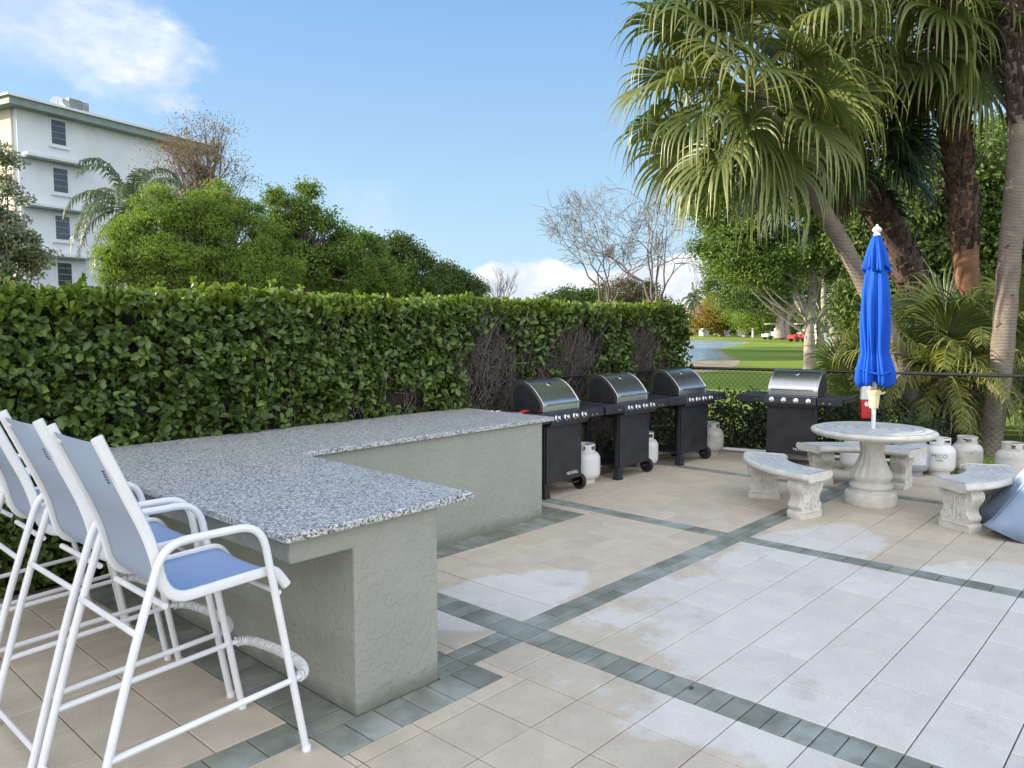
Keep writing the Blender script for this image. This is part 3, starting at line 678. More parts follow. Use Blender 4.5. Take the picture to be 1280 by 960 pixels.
def fl(a, r, z):
    if .27 < z < .66: return r*(1+.055*abs(math.sin(a*8)))
    return r
prof = smoothpts([(.235,0,0),(.24,0,.02),(.24,0,.10),(.225,0,.13),(.19,0,.14),(.185,0,.155),(.20,0,.175),(.195,0,.205),(.165,0,.215),(.17,0,.235),(.185,0,.27),(.175,0,.32),(.13,0,.42),(.105,0,.52),(.115,0,.60),(.145,0,.66),(.19,0,.68)], 4)
g = MB(); g.lathe([(p[0],p[2]) for p in prof], 96, fl=fl); g.build('pedestal', M['concrete'], tb, smooth=True, angle=50)

def make_bench():
    """curved bench centred on angle 0 about the local origin"""
    root = empty('curved_bench'); r0, r1, h = .80, 1.22, .345; a0, a1 = -R(33), R(33); n = 28
    # seat with rounded nosing: section swept along the arc
    sec = [(r0+.03,.370),(r0,.385),(r0-.005,.40),(r0+.005,.42),(r0+.03,.432),(r1-.03,.432),(r1-.005,.42),(r1+.005,.40),(r1,.385),(r1-.03,.370)]
    V = []; m = len(sec)
    for i in range(n+1):
        a = a0+(a1-a0)*i/n
        for r, z in sec: V.append((r*math.cos(a), r*math.sin(a), z))
    F = [(i*m+j, (i+1)*m+j, (i+1)*m+(j+1)%m, i*m+(j+1)%m) for i in range(n) for j in range(m)]+[tuple(range(m))[::-1], tuple(range(n*m,(n+1)*m))]
    g = MB(); g.add(V, F); st = g.build('seat', M['concrete'], root, bevel=.012, seg=2)
    g = MB()
    for k in range(5):
        q0 = r0+.045+k*.068; q1 = q0+.056; V = []
        for i in range(n+1):
            a = a0+.035+(a1-a0-.07)*i/n
            V += [(q0*math.cos(a), q0*math.sin(a), .432),(q1*math.cos(a), q1*math.sin(a), .432),(q0*math.cos(a), q0*math.sin(a), .4365),(q1*math.cos(a), q1*math.sin(a), .4365)]
        F = []
        for i in range(n):
            a = 4*i; b = a+4; F += [(a+2,a+3,b+3,b+2),(a,b,b+2,a+2),(a+3,a+1,b+1,b+3)]
        g.add(V, F)
    g.build('slatted_inlay', M['concrete_top'], st)
    for sg in (-1, 1):
        a = sg*R(24); Mx = Matrix.Rotation(a, 4, 'Z') @ Matrix.Translation(Vector(((r0+r1)/2+.0, 0, 0)))
        # scrolled profile, mirrored about its middle
        half = smoothpts([(.155,0,0),(.158,0,.02),(.155,0,.055),(.135,0,.075),(.145,0,.10),(.150,0,.125),(.128,0,.15),(.115,0,.18),(.125,0,.22),(.155,0,.26),(.172,0,.30),(.165,0,.335),(.15,0,.36),(.15,0,.372)], 3)
        pts = [(p[0],p[2]) for p in half]+[(-p[0],p[2]) for p in half[::-1]]
        g = MB(); n_ = len(pts); T = .075
        V = []
        for y, k in ((-T,.955),(-T+.016,1.0),(T-.016,1.0),(T,.955)):
            V += [tuple(Mx @ Vector((p[0]*k, y, p[1]))) for p in pts]
        F = [(s*n_+i, s*n_+(i+1)%n_, (s+1)*n_+(i+1)%n_, (s+1)*n_+i) for s in range(3) for i in range(n_)]+[tuple(range(n_)), tuple(range(3*n_,4*n_))[::-1]]
        g.add(V, F); lg = g.build('leg', M['concrete'], root, smooth=True, angle=40)
        g = MB()
        for fy in (-1, 1):
            def sc_pt(x, z): return tuple(Mx @ Vector((x, fy*(T+.002), z)))
            for sx_ in (-1, 1):
                for cx_, cz_, rr, turns in ((.085,.275,.052,1.6),(.07,.13,.038,1.4)):
                    P = []
                    for q in range(26):
                        tt_ = q/25; an = tt_*turns*2*PI+.6; rad = rr*(1-.8*tt_); P.append(sc_pt(sx_*(cx_+rad*math.cos(an)), cz_+rad*math.sin(an)))
                    g.tube(P, .0075, 6)
                P = [sc_pt(sx_*x, z) for x, z in smoothpts([(.0,.34,0),(.03,.29,0),(.012,.22,0),(.045,.17,0),(.02,.11,0),(0,.085,0)], 4)[:, :2]]; g.tube(P, .008, 6)
            P = [sc_pt(x, z) for x, z in smoothpts([(0,.32,0),(0,.25,0),(0,.2,0),(0,.1,0)], 3)[:, :2]]; g.tube(P, [.006]+[.013]*(len(P)-2)+[.006], 6)
            P = [sc_pt(x, .062) for x in (-.145,0,.145)]; g.tube(P, .007, 6)
        g.build('scroll_relief', M['concrete'], lg, smooth=True, angle=60)
        for _ in [0]:
            # outward and inward edges of the leg carry vertical ribs
            g = MB()
            for q in range(5):
                y = -.05+q*.025; P = [tuple(Mx @ Vector((.0+p[0]+.001, y, p[2]))) for p in half[12:-3]]; g.tube(P, .006, 5)
            g.build('ribbing', M['concrete'], lg, smooth=True, angle=60); g = MB()
            for q in range(5):
                y = -.05+q*.025; P = [tuple(Mx @ Vector((-p[0]-.001, y, p[2]))) for p in half[12:-3]]; g.tube(P, .006, 5)
            g.build('ribbing', M['concrete'], lg, smooth=True, angle=60)
    return root
bn = make_bench()
for i, (deg, lab) in enumerate([(140,'curved white concrete bench with scrolled legs on the left side of the round table'),
                                (266,'curved white concrete bench on the right of the round table, grey fabric against it'),
                                (24,'curved white concrete bench behind the round table, in front of the gas cylinders')]):
    o = bn if i == 0 else copy_tree(bn); o.location = (*TC, 0); o.rotation_euler = (0,0,R(deg)); tag(o, lab, 'bench', 'curved concrete benches round the table')

# ------------------------------------------------------------------ blue umbrella
um = empty('patio_umbrella', (*TC, .0)); tag(um, 'closed bright blue patio umbrella with a white pole standing in the round table', 'umbrella')
g = MB(); g.tube([(0,0,.02),(0,0,1.3),(-.03,.02,2.62)], .021, 14); g.build('pole', M['white_tube'], um, smooth=True)
g = MB(); g.lathe([(.03,.95),(.040,.955),(.046,1.0),(.05,1.08),(.058,1.09),(.062,1.12),(.05,1.14),(.03,1.145)], 14)
g.tube([(.03,-.03,1.10),(.07,-.06,1.10),(.085,-.07,1.11)], .012, 8); g.build('crank_housing', M['cream'], um, smooth=True)
def canopy(zs, rs, folds, seed, nm, lean=.012):
    rg = random.Random(seed); n = 200; ph = [rg.uniform(0,6.28) for _ in range(6)]; V = []
    for z, r in zip(zs, rs):
        k = (zs[0]-z)/(zs[0]-zs[-1])
        for j in range(n):
            a = 2*PI*j/n
            q = r*(1+.20*k**.5*math.sin(folds*a+ph[0]+.6*math.sin(3*z+ph[1]))+.07*k*math.sin(19*a+ph[2]+4*z)+.035*k**.5*math.sin(31*a+ph[4]+7*z)+.05*math.sin(3*a+ph[3]+2*z))
            V.append((q*math.cos(a)-.03*(z-1.2)/1.4+.012*math.sin(4*z+ph[4]), q*math.sin(a)*.9+.02*(z-1.2)/1.4, z+(.022*math.sin(4*a+ph[5])+.014*math.sin(9*a+ph[2]))*k**4))
    F = [(i*n+j, i*n+(j+1)%n, (i+1)*n+(j+1)%n, (i+1)*n+j) for i in range(len(zs)-1) for j in range(n)]+[tuple(range(n))]
    g = MB(); g.add(V, F); o = g.build(nm, M['canvas'], um, smooth=True, angle=80)
    s_ = o.modifiers.new('thickness', 'SOLIDIFY'); s_.thickness = .003
zs = np.linspace(2.50, 1.19, 34); rs = np.interp(zs, [1.19,1.24,1.32,1.42,1.50,1.8,2.1,2.4,2.50], [.150,.165,.160,.140,.118,.135,.125,.085,.055]); canopy(list(zs), list(rs), 8, 3, 'canopy')
zs = np.linspace(2.63, 2.30, 12); rs = np.interp(zs, [2.30,2.36,2.5,2.6,2.63], [.118,.112,.085,.05,.035]); canopy(list(zs), list(rs), 8, 9, 'top_vent')
for k, z in enumerate((1.345,)):
    P = [( .168*math.cos(a)+.0, .150*math.sin(a), z+.03*math.sin(a*1.0+.8+k)+.012*math.sin(3*a)) for a in np.linspace(0, 2*PI, 40)]
    g = MB(); g.tube(P, .012, 6, flat=(1.9,.4)); g.build('tie_strap', M['canvas'], um, smooth=True)
g = MB(); g.lathe([(.028,2.625),(.035,2.635),(.03,2.65),(.02,2.66),(.04,2.675),(.045,2.69),(.03,2.71),(.012,2.725),(.006,2.74)], 16, (-.03,.02,0)); g.build('finial', M['white_tube'], um, smooth=True)

# grey fabric umbrella at the right edge
gu = empty('folded_umbrella', (7.86, .80, 0)); tag(gu, 'grey blue folded canvas umbrella slumped on the paving at the right edge', 'umbrella')
V = []; n = 96; rings = 14
for i in range(rings):
    k = i/(rings-1); z = 1.25*(1-k)+.05*k
    for j in range(n):
        a = 2*PI*j/n; r = .05+.60*k**1.15*(1+.13*math.cos(8*a)*k+.05*math.sin(5*a+2)*k)
        zz = z+(.05*math.cos(8*a)*k if i == rings-1 else 0)
        V.append((r*math.cos(a)+.10*(1-k), r*math.sin(a)-.12*(1-k), zz))
F = [(i*n+j, i*n+(j+1)%n, (i+1)*n+(j+1)%n, (i+1)*n+j) for i in range(rings-1) for j in range(n)]+[tuple(range(n))]
g = MB(); g.add(V, F); o = g.build('canopy', M['grey_fabric'], gu, smooth=True, angle=60); s_ = o.modifiers.new('thickness', 'SOLIDIFY'); s_.thickness = .004
g = MB()
for q in range(8):
    a = 2*PI*q/8; P = []
    for i in range(rings):
        k = i/(rings-1); r = .05+.60*k**1.15*(1+.13*k+.05*math.sin(5*a+2)*k)+.006; P.append((r*math.cos(a)+.10*(1-k), r*math.sin(a)-.12*(1-k), 1.25*(1-k)+.05*k))
    g.tube(P, .005, 5)
g.build('seam', mat('dark seam', (.12,.15,.2), rough=.8), gu)
g = MB(); g.tube([(0,0,.01),(.10,-.12,1.3),(.115,-.138,1.5)], .018, 10); g.build('pole', M['white_tube'], gu, smooth=True)

# red packet hanging on the fence
# ------------------------------------------------------------------ chain link fence
F0, F1 = (9.95,5.55), (11.15,1.2); FH = 1.15
def chain(name, p0, p1, label, posts):
    root = empty(name, (*p0, 0), math.atan2(p1[1]-p0[1], p1[0]-p0[0])); tag(root, label, 'fence')
    L = math.hypot(p1[0]-p0[0], p1[1]-p0[1]); g = MB(); s = .075; h0, h1 = .04, FH-.01
    for sgn in (1, -1):
        k = -h1
        while k < L+h1:
            # line x = k + sgn*(z-h0)
            za, zb = h0, h1; xa, xb = k, k+sgn*(h1-h0)
            def clip(x, z, x2, z2):
                pts = []
                for t_ in (0, 1): pass
                return
            t0, t1 = 0., 1.; dx = xb-xa
            for lim, s_ in ((0,1),(L,-1)):
                fa, fb = s_*(xa-lim), s_*(xb-lim)
                if fa < 0 and fb < 0: t0 = 2; break
                if fa < 0: t0 = max(t0, fa/(fa-fb))
                elif fb < 0: t1 = min(t1, fa/(fa-fb))
            if t1-t0 > .02: 
                A = (xa+dx*t0, .002*sgn, za+(zb-za)*t0); B = (xa+dx*t1, .002*sgn, za+(zb-za)*t1); g.tube([A, B], .0020, 3, caps=False)
            k += s
    g.build('wire_mesh', M['black_fence'], root)
    g = MB(); g.tube([(0,0,FH),(L,0,FH)], .021, 10); g.build('top_rail', M['black_fence'], root, smooth=True)
    g = MB(); g.tube([(0,0,.05),(L,0,.05)], .004, 6); g.build('bottom_wire', M['black_fence'], root)
    for q in posts:
        g = MB(); g.tube([(q,0,-.1),(q,0,FH+.02)], .024, 10); g.lathe([(.03,0),(.03,.015),(.015,.035)], 12, (q,0,FH+.02)); g.build('post', M['black_fence'], root, smooth=True)
chain('chain_link_fence', F0, F1, 'black chain link fence behind the fourth grill and the palms', (0, 2.3, 4.5))
chain('chain_link_fence', (5.5,5.84), (9.93,5.58), 'black chain link fence buried in the face of the hedge behind the grills', (2.2,))
g = MB(); g.tube([(7.2,5.52,.05),(9.8,5.4,.05)], .018, 8); o = g.build('white_pipe', M['white_tube'], smooth=True); tag(o, 'white pipe lying along the foot of the hedge behind the grills', 'pipe')
g = MB(); g.tube([(9.80,5.35,.04),(10.35,3.3,.04),(10.9,1.4,.04)], .022, 8); o = g.build('white_pipe', M['white_tube'], smooth=True); tag(o, 'white pipe on the ground along the wire fence by the fourth grill', 'pipe')
fx = F0[0]+(F1[0]-F0[0])*.47; fy = F0[1]+(F1[1]-F0[1])*.47
p = np.array(at(1082, 500, 9.95)); 
rp = empty('red_packet', (p[0], p[1], 0)); rp.rotation_euler = (0,0,YAW-PI/2); tag(rp, 'red and white packet with round white mark, hung on the fence behind the umbrella pole', 'packet')
g = MB(); g.prism([(-.062,.56),(.062,.56),(.072,.80),(-.072,.80)], -.03, .03, axis='y'); g.build('red_body', M['red'], rp, bevel=.015)
g = MB(); g.prism([(-.07,.803),(.07,.803),(.062,.98),(-.062,.98)], -.026, .026, axis='y'); g.build('white_top', M['tank'], rp, bevel=.012)
g = MB(); g.lathe([(.03,0),(.03,.004)], 18, M=Matrix.Translation(Vector((0,-.031,.75))) @ Matrix.Rotation(PI/2,4,'X')); g.build('round_mark', M['lettering'], rp)
g = MB(); g.tube([(0,0,.975),(0,.02,1.07),(0,.01,1.15)], .006, 6); g.build('hook', M['steel'], rp)

# ------------------------------------------------------------------ leaves
def leaf_cloud(C, N, L, Wd, rng=RNG, fold=.25, shape='oval'):
    """C (n,3) centres, N (n,3) normals; returns V,Q. each leaf: 6 verts, 4 quads-ish"""
    n = len(C); a = rng.normal(size=(n,3)); U = a-N*(a*N).sum(1)[:,None]; U /= np.linalg.norm(U, axis=1)[:,None]+1e-9; S = np.cross(N, U)
    L = np.broadcast_to(L, (n,))[:,None]; Wd = np.broadcast_to(Wd, (n,))[:,None]
    return U, S, L, Wd
def leaves6(C, N, U, L, Wd, fold=.25):
    """leaf with midrib: base, tip, two side pairs"""
    n = len(C); S = np.cross(N, U); L = np.broadcast_to(L,(n,))[:,None]; Wd = np.broadcast_to(Wd,(n,))[:,None]
    b = C-U*L*.5; tp_ = C+U*L*.5-N*L*.12; m1 = C+U*L*.02+N*0
    l1 = C-U*L*.15+S*Wd*.36+N*Wd*fold; l2 = C+U*L*.25+S*Wd*.5+N*Wd*fold
    r1 = C-U*L*.15-S*Wd*.36+N*Wd*fold; r2 = C+U*L*.25-S*Wd*.5+N*Wd*fold
    V = np.stack([b, l1, l2, tp_, r2, r1], 1).reshape(-1,3)
    i = np.arange(n)[:,None]*6; Q = np.concatenate([i+np.array([[0,3,2,1]]), i+np.array([[0,5,4,3]])], 1).reshape(-1,4)
    return V, Q
def unit(a): return a/(np.linalg.norm(a, axis=-1, keepdims=True)+1e-9)
def rand_leaf(C, L, Wd, N=None, spread=1.0, rng=RNG, updir=None):
    n = len(C); N0 = rng.normal(size=(n,3)); 
    N = unit(N0) if N is None else unit(N+spread*rng.normal(size=(n,3))*.5)
    a = rng.normal(size=(n,3))
    if updir is not None: a = a*.6+np.asarray(updir)
    U = unit(a-N*(a*N).sum(1)[:,None]); return leaves6(C, N, U, L, Wd)

# ------------------------------------------------------------------ hedge
hd = empty('clipped_hedge', (3.5, 6.2, 0)); tag(hd, 'long tall clipped green hedge behind the counter, patchy brown near the grills', 'hedge')
HX0, HX1, HY0, HY1, HZ = -2.5, 10.0, 5.72, 7.2, 1.93
def hedge():
    rng = np.random.default_rng(5)
    # interior body
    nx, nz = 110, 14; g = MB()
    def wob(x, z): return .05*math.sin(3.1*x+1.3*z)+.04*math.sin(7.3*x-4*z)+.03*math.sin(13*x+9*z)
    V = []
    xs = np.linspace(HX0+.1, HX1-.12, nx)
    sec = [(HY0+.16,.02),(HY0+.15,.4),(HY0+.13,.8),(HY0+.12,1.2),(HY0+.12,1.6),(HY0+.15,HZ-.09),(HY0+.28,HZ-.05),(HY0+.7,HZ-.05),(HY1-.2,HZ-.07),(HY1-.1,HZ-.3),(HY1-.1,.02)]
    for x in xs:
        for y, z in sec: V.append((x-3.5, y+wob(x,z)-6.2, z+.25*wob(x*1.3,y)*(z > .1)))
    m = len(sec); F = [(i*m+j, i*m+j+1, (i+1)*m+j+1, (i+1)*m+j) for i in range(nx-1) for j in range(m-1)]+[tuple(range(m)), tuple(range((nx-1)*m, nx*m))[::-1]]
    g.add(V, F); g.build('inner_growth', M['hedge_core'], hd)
    def bare(x, z):
        """0 = leafy, 1 = bare; patches near the grills"""
        def bl(cx, cz, rx, rz): return np.clip(1.3-np.sqrt(((x-cx)/rx)**2+((z-cz)/rz)**2), 0, 1)
        b = np.maximum.reduce([bl(5.95,1.25,.55,.75), bl(7.45,1.40,.60,.42), bl(7.0,.85,1.2,.45), bl(8.95,1.35,.40,.5), bl(9.3,.95,.4,.35), bl(8.2,.5,1.6,.5)*.8, bl(4.9,1.0,.35,.25)*.55, bl(3.4,.95,.3,.2)*.4, bl(6.2,.4,1.0,.6)*.8, bl(4.2,.9,.25,.3)*.5])
        return np.clip(b*1.1+.10*np.sin(9*x+3*z)+.10*np.sin(17*x-11*z), 0, 1)
    # front leaves, grown as sprigs
    ns = 7800; x = rng.uniform(1.0, HX1, ns); x = np.concatenate([x, rng.uniform(HX0, 1.0, 900)]); ns = len(x)
    z = rng.uniform(.03, HZ, ns); keep = rng.random(ns) > bare(x, z)*1.5
    x, z = x[keep], z[keep]; ns = len(x)
    d = rng.uniform(-.03, .13, ns)+.04*np.sin(2.6*x+2*z)+.035*np.sin(6*x+5*z)+.02*np.sin(11*x-9*z)
    y = HY0+d+.03*(z > 1.75)*(z-1.75)/.2
    D = unit(np.stack([rng.normal(0,.45,ns), -np.abs(rng.normal(.75,.3,ns)), rng.normal(.45,.4,ns)], 1))
    k = 7; C = []; N = []; U = []; Tn = []; Ls = []
    base = np.stack([x,y,z],1); st = rng.random(ns)
    for j in range(k):
        a = rng.uniform(0, 2*PI, ns); side = unit(np.cross(D, rng.normal(size=(ns,3))))
        u = unit(D*.55+side*.9); C.append(base+D*(.014*j)+u*.035+rng.normal(0,.012,(ns,3)))
        nn = unit(np.cross(u, np.cross(D, u))+rng.normal(0,.35,(ns,3))); nn = unit(nn*np.sign((nn@np.array([-.4,-.6,.7])))[:,None]); N.append(nn); U.append(unit(u-nn*(u*nn).sum(1)[:,None])); Tn.append(np.clip(st*.5+rng.random(ns)*.5, 0, 1)); Ls.append(rng.uniform(.042,.096,ns))
    C = np.concatenate(C); N = np.concatenate(N); U = np.concatenate(U); Tn = np.concatenate(Tn); Ls = np.concatenate(Ls)
    Tn = Tn**1.5; Tn = np.clip(Tn, 0, 1)
    V, Q = leaves6(C-np.array([3.5,6.2,0]), N, U, Ls, Ls*.60)
    np_mesh('foliage', V, Q, np.repeat(Tn, 2), M['hedge_leaf'], hd)
    # top shoots, pale and upright
    ns = 5200; x = rng.uniform(.6, HX1, ns); y = rng.uniform(HY0-.03, HY1, ns)**1.0; y[:2600] = HY0+rng.uniform(-.05,.25,2600)
    x = np.concatenate([x, rng.uniform(HX0,.6,700)]); y = np.concatenate([y, rng.uniform(HY0,HY1,700)]); ns = len(x)
    z = HZ-.02+rng.uniform(-.07,.05,ns)+.022*np.sin(5*x+3*y)+.016*np.sin(13*x)+.02*np.sin(2.1*x+1)+(rng.random(ns) > .975)*rng.uniform(.03,.10,ns)
    D = unit(np.stack([rng.normal(0,.22,ns), rng.normal(-.12,.25,ns), np.ones(ns)],1)); C = []; N = []; U = []
    base = np.stack([x,y,z],1)
    for j in range(5):
        side = unit(np.cross(D, rng.normal(size=(ns,3)))); u = unit(D*.85+side*.6); C.append(base+D*.014*j+u*.03)
        nn = unit(np.cross(u, np.cross(D,u))+rng.normal(0,.25,(ns,3))); N.append(nn); U.append(unit(u-nn*(u*nn).sum(1)[:,None]))
    C = np.concatenate(C); N = np.concatenate(N); U = np.concatenate(U); ls = rng.uniform(.05,.085,len(C))
    V, Q = leaves6(C-np.array([3.5,6.2,0]), N, U, ls, ls*.55)
    np_mesh('new_shoots', V, Q, np.repeat(rng.random(len(C))**1.5, 2), M['hedge_tip'], hd)
    # right end face
    ns = 1500; y = rng.uniform(HY0, HY1, ns); z = rng.uniform(.05,HZ,ns); base = np.stack([HX1+rng.uniform(-.12,.08,ns)+.05*np.sin(4*z), y, z], 1)
    C = np.repeat(base, 4, 0)+rng.normal(0,.035,(ns*4,3)); V, Q = rand_leaf(C-np.array([3.5,6.2,0]), .08, .05, np.tile([[.6,-.5,.4]],(len(C),1)), 1.0, rng)
    np_mesh('end_foliage', V, Q, np.repeat(rng.random(len(C)), 2), M['hedge_leaf'], hd)
    # twigs
    g = MB(); n = 0
    for _ in range(16000):
        x = rng.uniform(3.0, HX1-.05); z = rng.uniform(.1,1.78); b = bare(np.array([x]), np.array([z]))[0]
        if rng.random() > b*.95+.03: continue
        l = rng.uniform(.14,.40); an = rng.normal(PI/2,.55); y = HY0+rng.uniform(-.05,.14)
        p0 = np.array([x-3.5, y-6.2+.05, z]); dx = np.array([math.cos(an), rng.normal(-.15,.25), math.sin(an)]); mid = p0+dx*l*.5+rng.normal(0,.02,3); p1 = p0+dx*l+rng.normal(0,.035,3)
        r = rng.uniform(.0018,.0048); g.tube([p0,mid,p1], [r,r*.8,r*.35], 3, caps=False); n += 1
        if n > 5200: break
    g.build('bare_twigs', M['twig'], hd)
    g = MB()
    for x in np.arange(HX0+.3, HX1, .38):
        for q in range(2):
            xx = x+rng.uniform(-.15,.15)-3.5; yy = HY0+.1+rng.uniform(0,.12)-6.2; P = smoothpts([(xx,yy,-.02),(xx+rng.normal(0,.06),yy,.5),(xx+rng.normal(0,.15),yy+.02,1.1),(xx+rng.normal(0,.25),yy+.05,1.6)], 3); g.tube(P, np.linspace(.016,.005,len(P)), 5)
    g.build('stem', M['twig'], hd)
hedge()

# generic shrubs: leafy mound
def leaf_mound(name, label, cat, centres, nleaf, L, Wd, m, group=None, core=True, stems=True, seed=1, up=None):
    rng = np.random.default_rng(seed); root = empty(name, (centres[0][0], centres[0][1], 0)); tag(root, label, cat, group)
    off = np.array([centres[0][0], centres[0][1], 0.]); Cs = []; tn = []
    tot = sum(c[3]*c[4]*c[5] for c in centres)**1
    for cx, cy, cz, rx, ry, rz in centres:
        k = int(nleaf*(rx*ry*rz)/tot); nb = max(6, k//60)
        bl = unit(rng.normal(size=(nb,3)))*rng.uniform(.55,1.0,(nb,1)); bt = rng.random(nb)
        i = rng.integers(0, nb, k); P = (bl[i]+rng.normal(0,.16,(k,3)))*np.array([rx,ry,rz])+np.array([cx,cy,cz]); P = P[P[:,2] > .02]
        tn.append(np.clip(bt[i][:len(P)]*.6+rng.random(len(P))*.4,0,1)); Cs.append(P)
    C = np.concatenate(Cs)-off; V, Q = rand_leaf(C, rng.uniform(.7,1.3,len(C))*L, Wd, rng=rng, updir=up)
    np_mesh('foliage', V, Q, np.repeat(np.concatenate(tn), 2), m, root)
    if stems:
        g = MB()
        for cx, cy, cz, rx, ry, rz in centres:
            for q in range(7):
                e = np.array([cx,cy,cz])-off+unit(rng.normal(size=3))*np.array([rx,ry,rz])*.6; b = np.array([cx-off[0]+rng.normal(0,.1*rx), cy-off[1]+rng.normal(0,.1*ry), -.06])
                g.tube(smoothpts([b,(b+e)/2+rng.normal(0,.05,3),e],3), np.linspace(.02*max(1,rz),.005,7), 5)
        g.build('stem', M['bark'], root)
    return root
# low shrubs just outside the fence
p0 = np.array([10.25,5.2]); p1 = np.array([11.3,1.9])
for i, (k, h, lab) in enumerate([(.06,.42,'low dark green shrub outside the fence, just right of the fence corner'),(.26,.40,'low dark shrub behind the fence directly left of the fourth grill'),(.50,.42,'low dark shrub behind the fence hidden mostly by the fourth grill'),(.70,.30,'low dark shrub at the fence foot behind the back bench')]):
    c = p0+(p1-p0)*k; leaf_mound('low_shrub', lab, 'shrub', [(c[0],c[1],h*.9,.42,.52,h)], 2600, .055, .035, M['shrub_leaf'], 'low shrubs outside the fence', seed=20+i)

# ------------------------------------------------------------------ trees
def branchy(g, p, d, l, r, depth, rng, ends, spread=.55, n=(2,3), upw=.12, shrink=.72, sides=6, minr=.004):
    q = p+d*l; mid = (p+q)/2+rng.normal(0,.05*l,3)
    g.tube([p,mid,q], [r,r*.88,r*.74], max(3, sides), caps=False)
    if depth == 0: ends.append(q); return
    for _ in range(rng.integers(n[0], n[1]+1)):
        dd = unit(d+rng.normal(0,spread,3)+np.array([0,0,upw])); branchy(g, q, dd, l*shrink*rng.uniform(.8,1.2), max(minr, r*.66), depth-1, rng, ends, spread, n, upw, shrink, sides-1, minr)
    if depth <= 3 and rng.random() < .6: 
        dd = unit(d+rng.normal(0,spread*1.5,3)); branchy(g, mid, dd, l*shrink*.8, max(minr, r*.5), depth-1, rng, ends, spread, n, upw, shrink, sides-1, minr)

def crown_tree(name, label, base, trunks, blobs, nleaf, L, Wd, leafm, barkm='bark', clump=.30, nclump=60, seed=1, group=None, cat='tree', limbs=26, fork=None, droop=0, lr=1.0):
    """trunks: list of (points, radius) relative to base; blobs: crown lobes (x,y,z,rx,ry,rz) relative to base; leaves grow in clumps on limbs"""
    rng = np.random.default_rng(seed); root = empty(name, tuple(base)); tag(root, label, cat, group)
    g = MB(); tips = []
    for pts, r in trunks:
        P = smoothpts(pts, 5); rr = np.linspace(r, r*.55, len(P)); rr[0] *= 1.35; rr[1] *= 1.12; g.tube(P, rr, 10, caps=False); tips.append((P, r))
    B = np.array(blobs, float); wt = (B[:,3]*B[:,4]*B[:,5])**.75; wt /= wt.sum(); bi = rng.choice(len(B), nclump, p=wt)
    cc = unit(rng.normal(size=(nclump,3)))*rng.uniform(.35,1.0,(nclump,1))**.6
    CC = B[bi,:3]+cc*B[bi,3:6]
    for k in range(min(limbs, nclump)):
        P, r = tips[rng.integers(len(tips))]; s = P[int(len(P)*rng.uniform(.55,.99))-0 if len(P) > 1 else 0]; e = CC[k]; m_ = s*.45+e*.55+np.array([0,0,-.10*np.linalg.norm(e-s)])+rng.normal(0,.05*np.linalg.norm(e-s),3)
        Q = smoothpts([s,m_,e],4); g.tube(Q, np.linspace(r*.34,r*.06,len(Q))*lr, 5, caps=False)
        for _ in range(3):
            e2 = e+np.clip(rng.normal(0,clump*.6,3),-clump,clump); g.tube([Q[-4],(Q[-4]+e2)/2+rng.normal(0,.05,3),e2],[r*.08,r*.05,r*.02], 3, caps=False)
    g.build('trunk', M[barkm], root, smooth=True, angle=70)
    cs = rng.uniform(.6,1.35,nclump)*clump; ct = rng.random(nclump); i = rng.integers(0, nclump, nleaf)
    off = unit(rng.normal(size=(nleaf,3)))*(rng.random((nleaf,1))**.8)*1.35*cs[i][:,None]*np.array([1.15,1.15,.75]); off[:,2] -= droop*np.abs(rng.normal(0,1,nleaf))*clump
    C = CC[i]+off; T = np.clip(ct[i]*.55+.45*rng.random(nleaf),0,1)
    N = unit(off/ (cs[i][:,None]) *.8+rng.normal(0,.6,(nleaf,3))+np.array([0,0,.35]))
    V, Q = rand_leaf(C, rng.uniform(.65,1.3,nleaf)*L, Wd, N, .6, rng)
    np_mesh('crown', V, Q, np.repeat(T,2), leafm if not isinstance(leafm, str) else M[leafm], root)
    return root

def px_blob(base, x, y, d, rxpx, rypx, depth=None):
    c = at(x, y, d)-base; rx = rxpx/FPX*d; rz = rypx/FPX*d; return (c[0],c[1],c[2],depth or rx,rx,rz)
def ptree(name, label, bx, d, blobs, trunkr, nleaf, L, m, barkm='bark', seed=1, trunks=None, **k):
    base = gnd(bx, d); base[2] = -.05
    B = [px_blob(base, *b[:2], d+(b[4] if len(b) > 4 else 0), b[2], b[3]) for b in blobs]
    if trunks is None:
        top = np.mean([b[:3] for b in B], axis=0); trunks = [([(0,0,0),(0.05,0,top[2]*.3),(top[0]*.4,top[1]*.4,top[2]*.62),(top[0],top[1],top[2]*.95)], trunkr)]
    else:
        trunks = [([tuple(at(x,y,d+(dd[0] if dd else 0))-base) for x,y,*dd in T], r) for T, r in trunks]
    return crown_tree(name, label, base, trunks, B, nleaf, L*(1.35 if m == 'cypress' else 1), L*(.34 if m == 'cypress' else .5), m, barkm, seed=seed, **k)

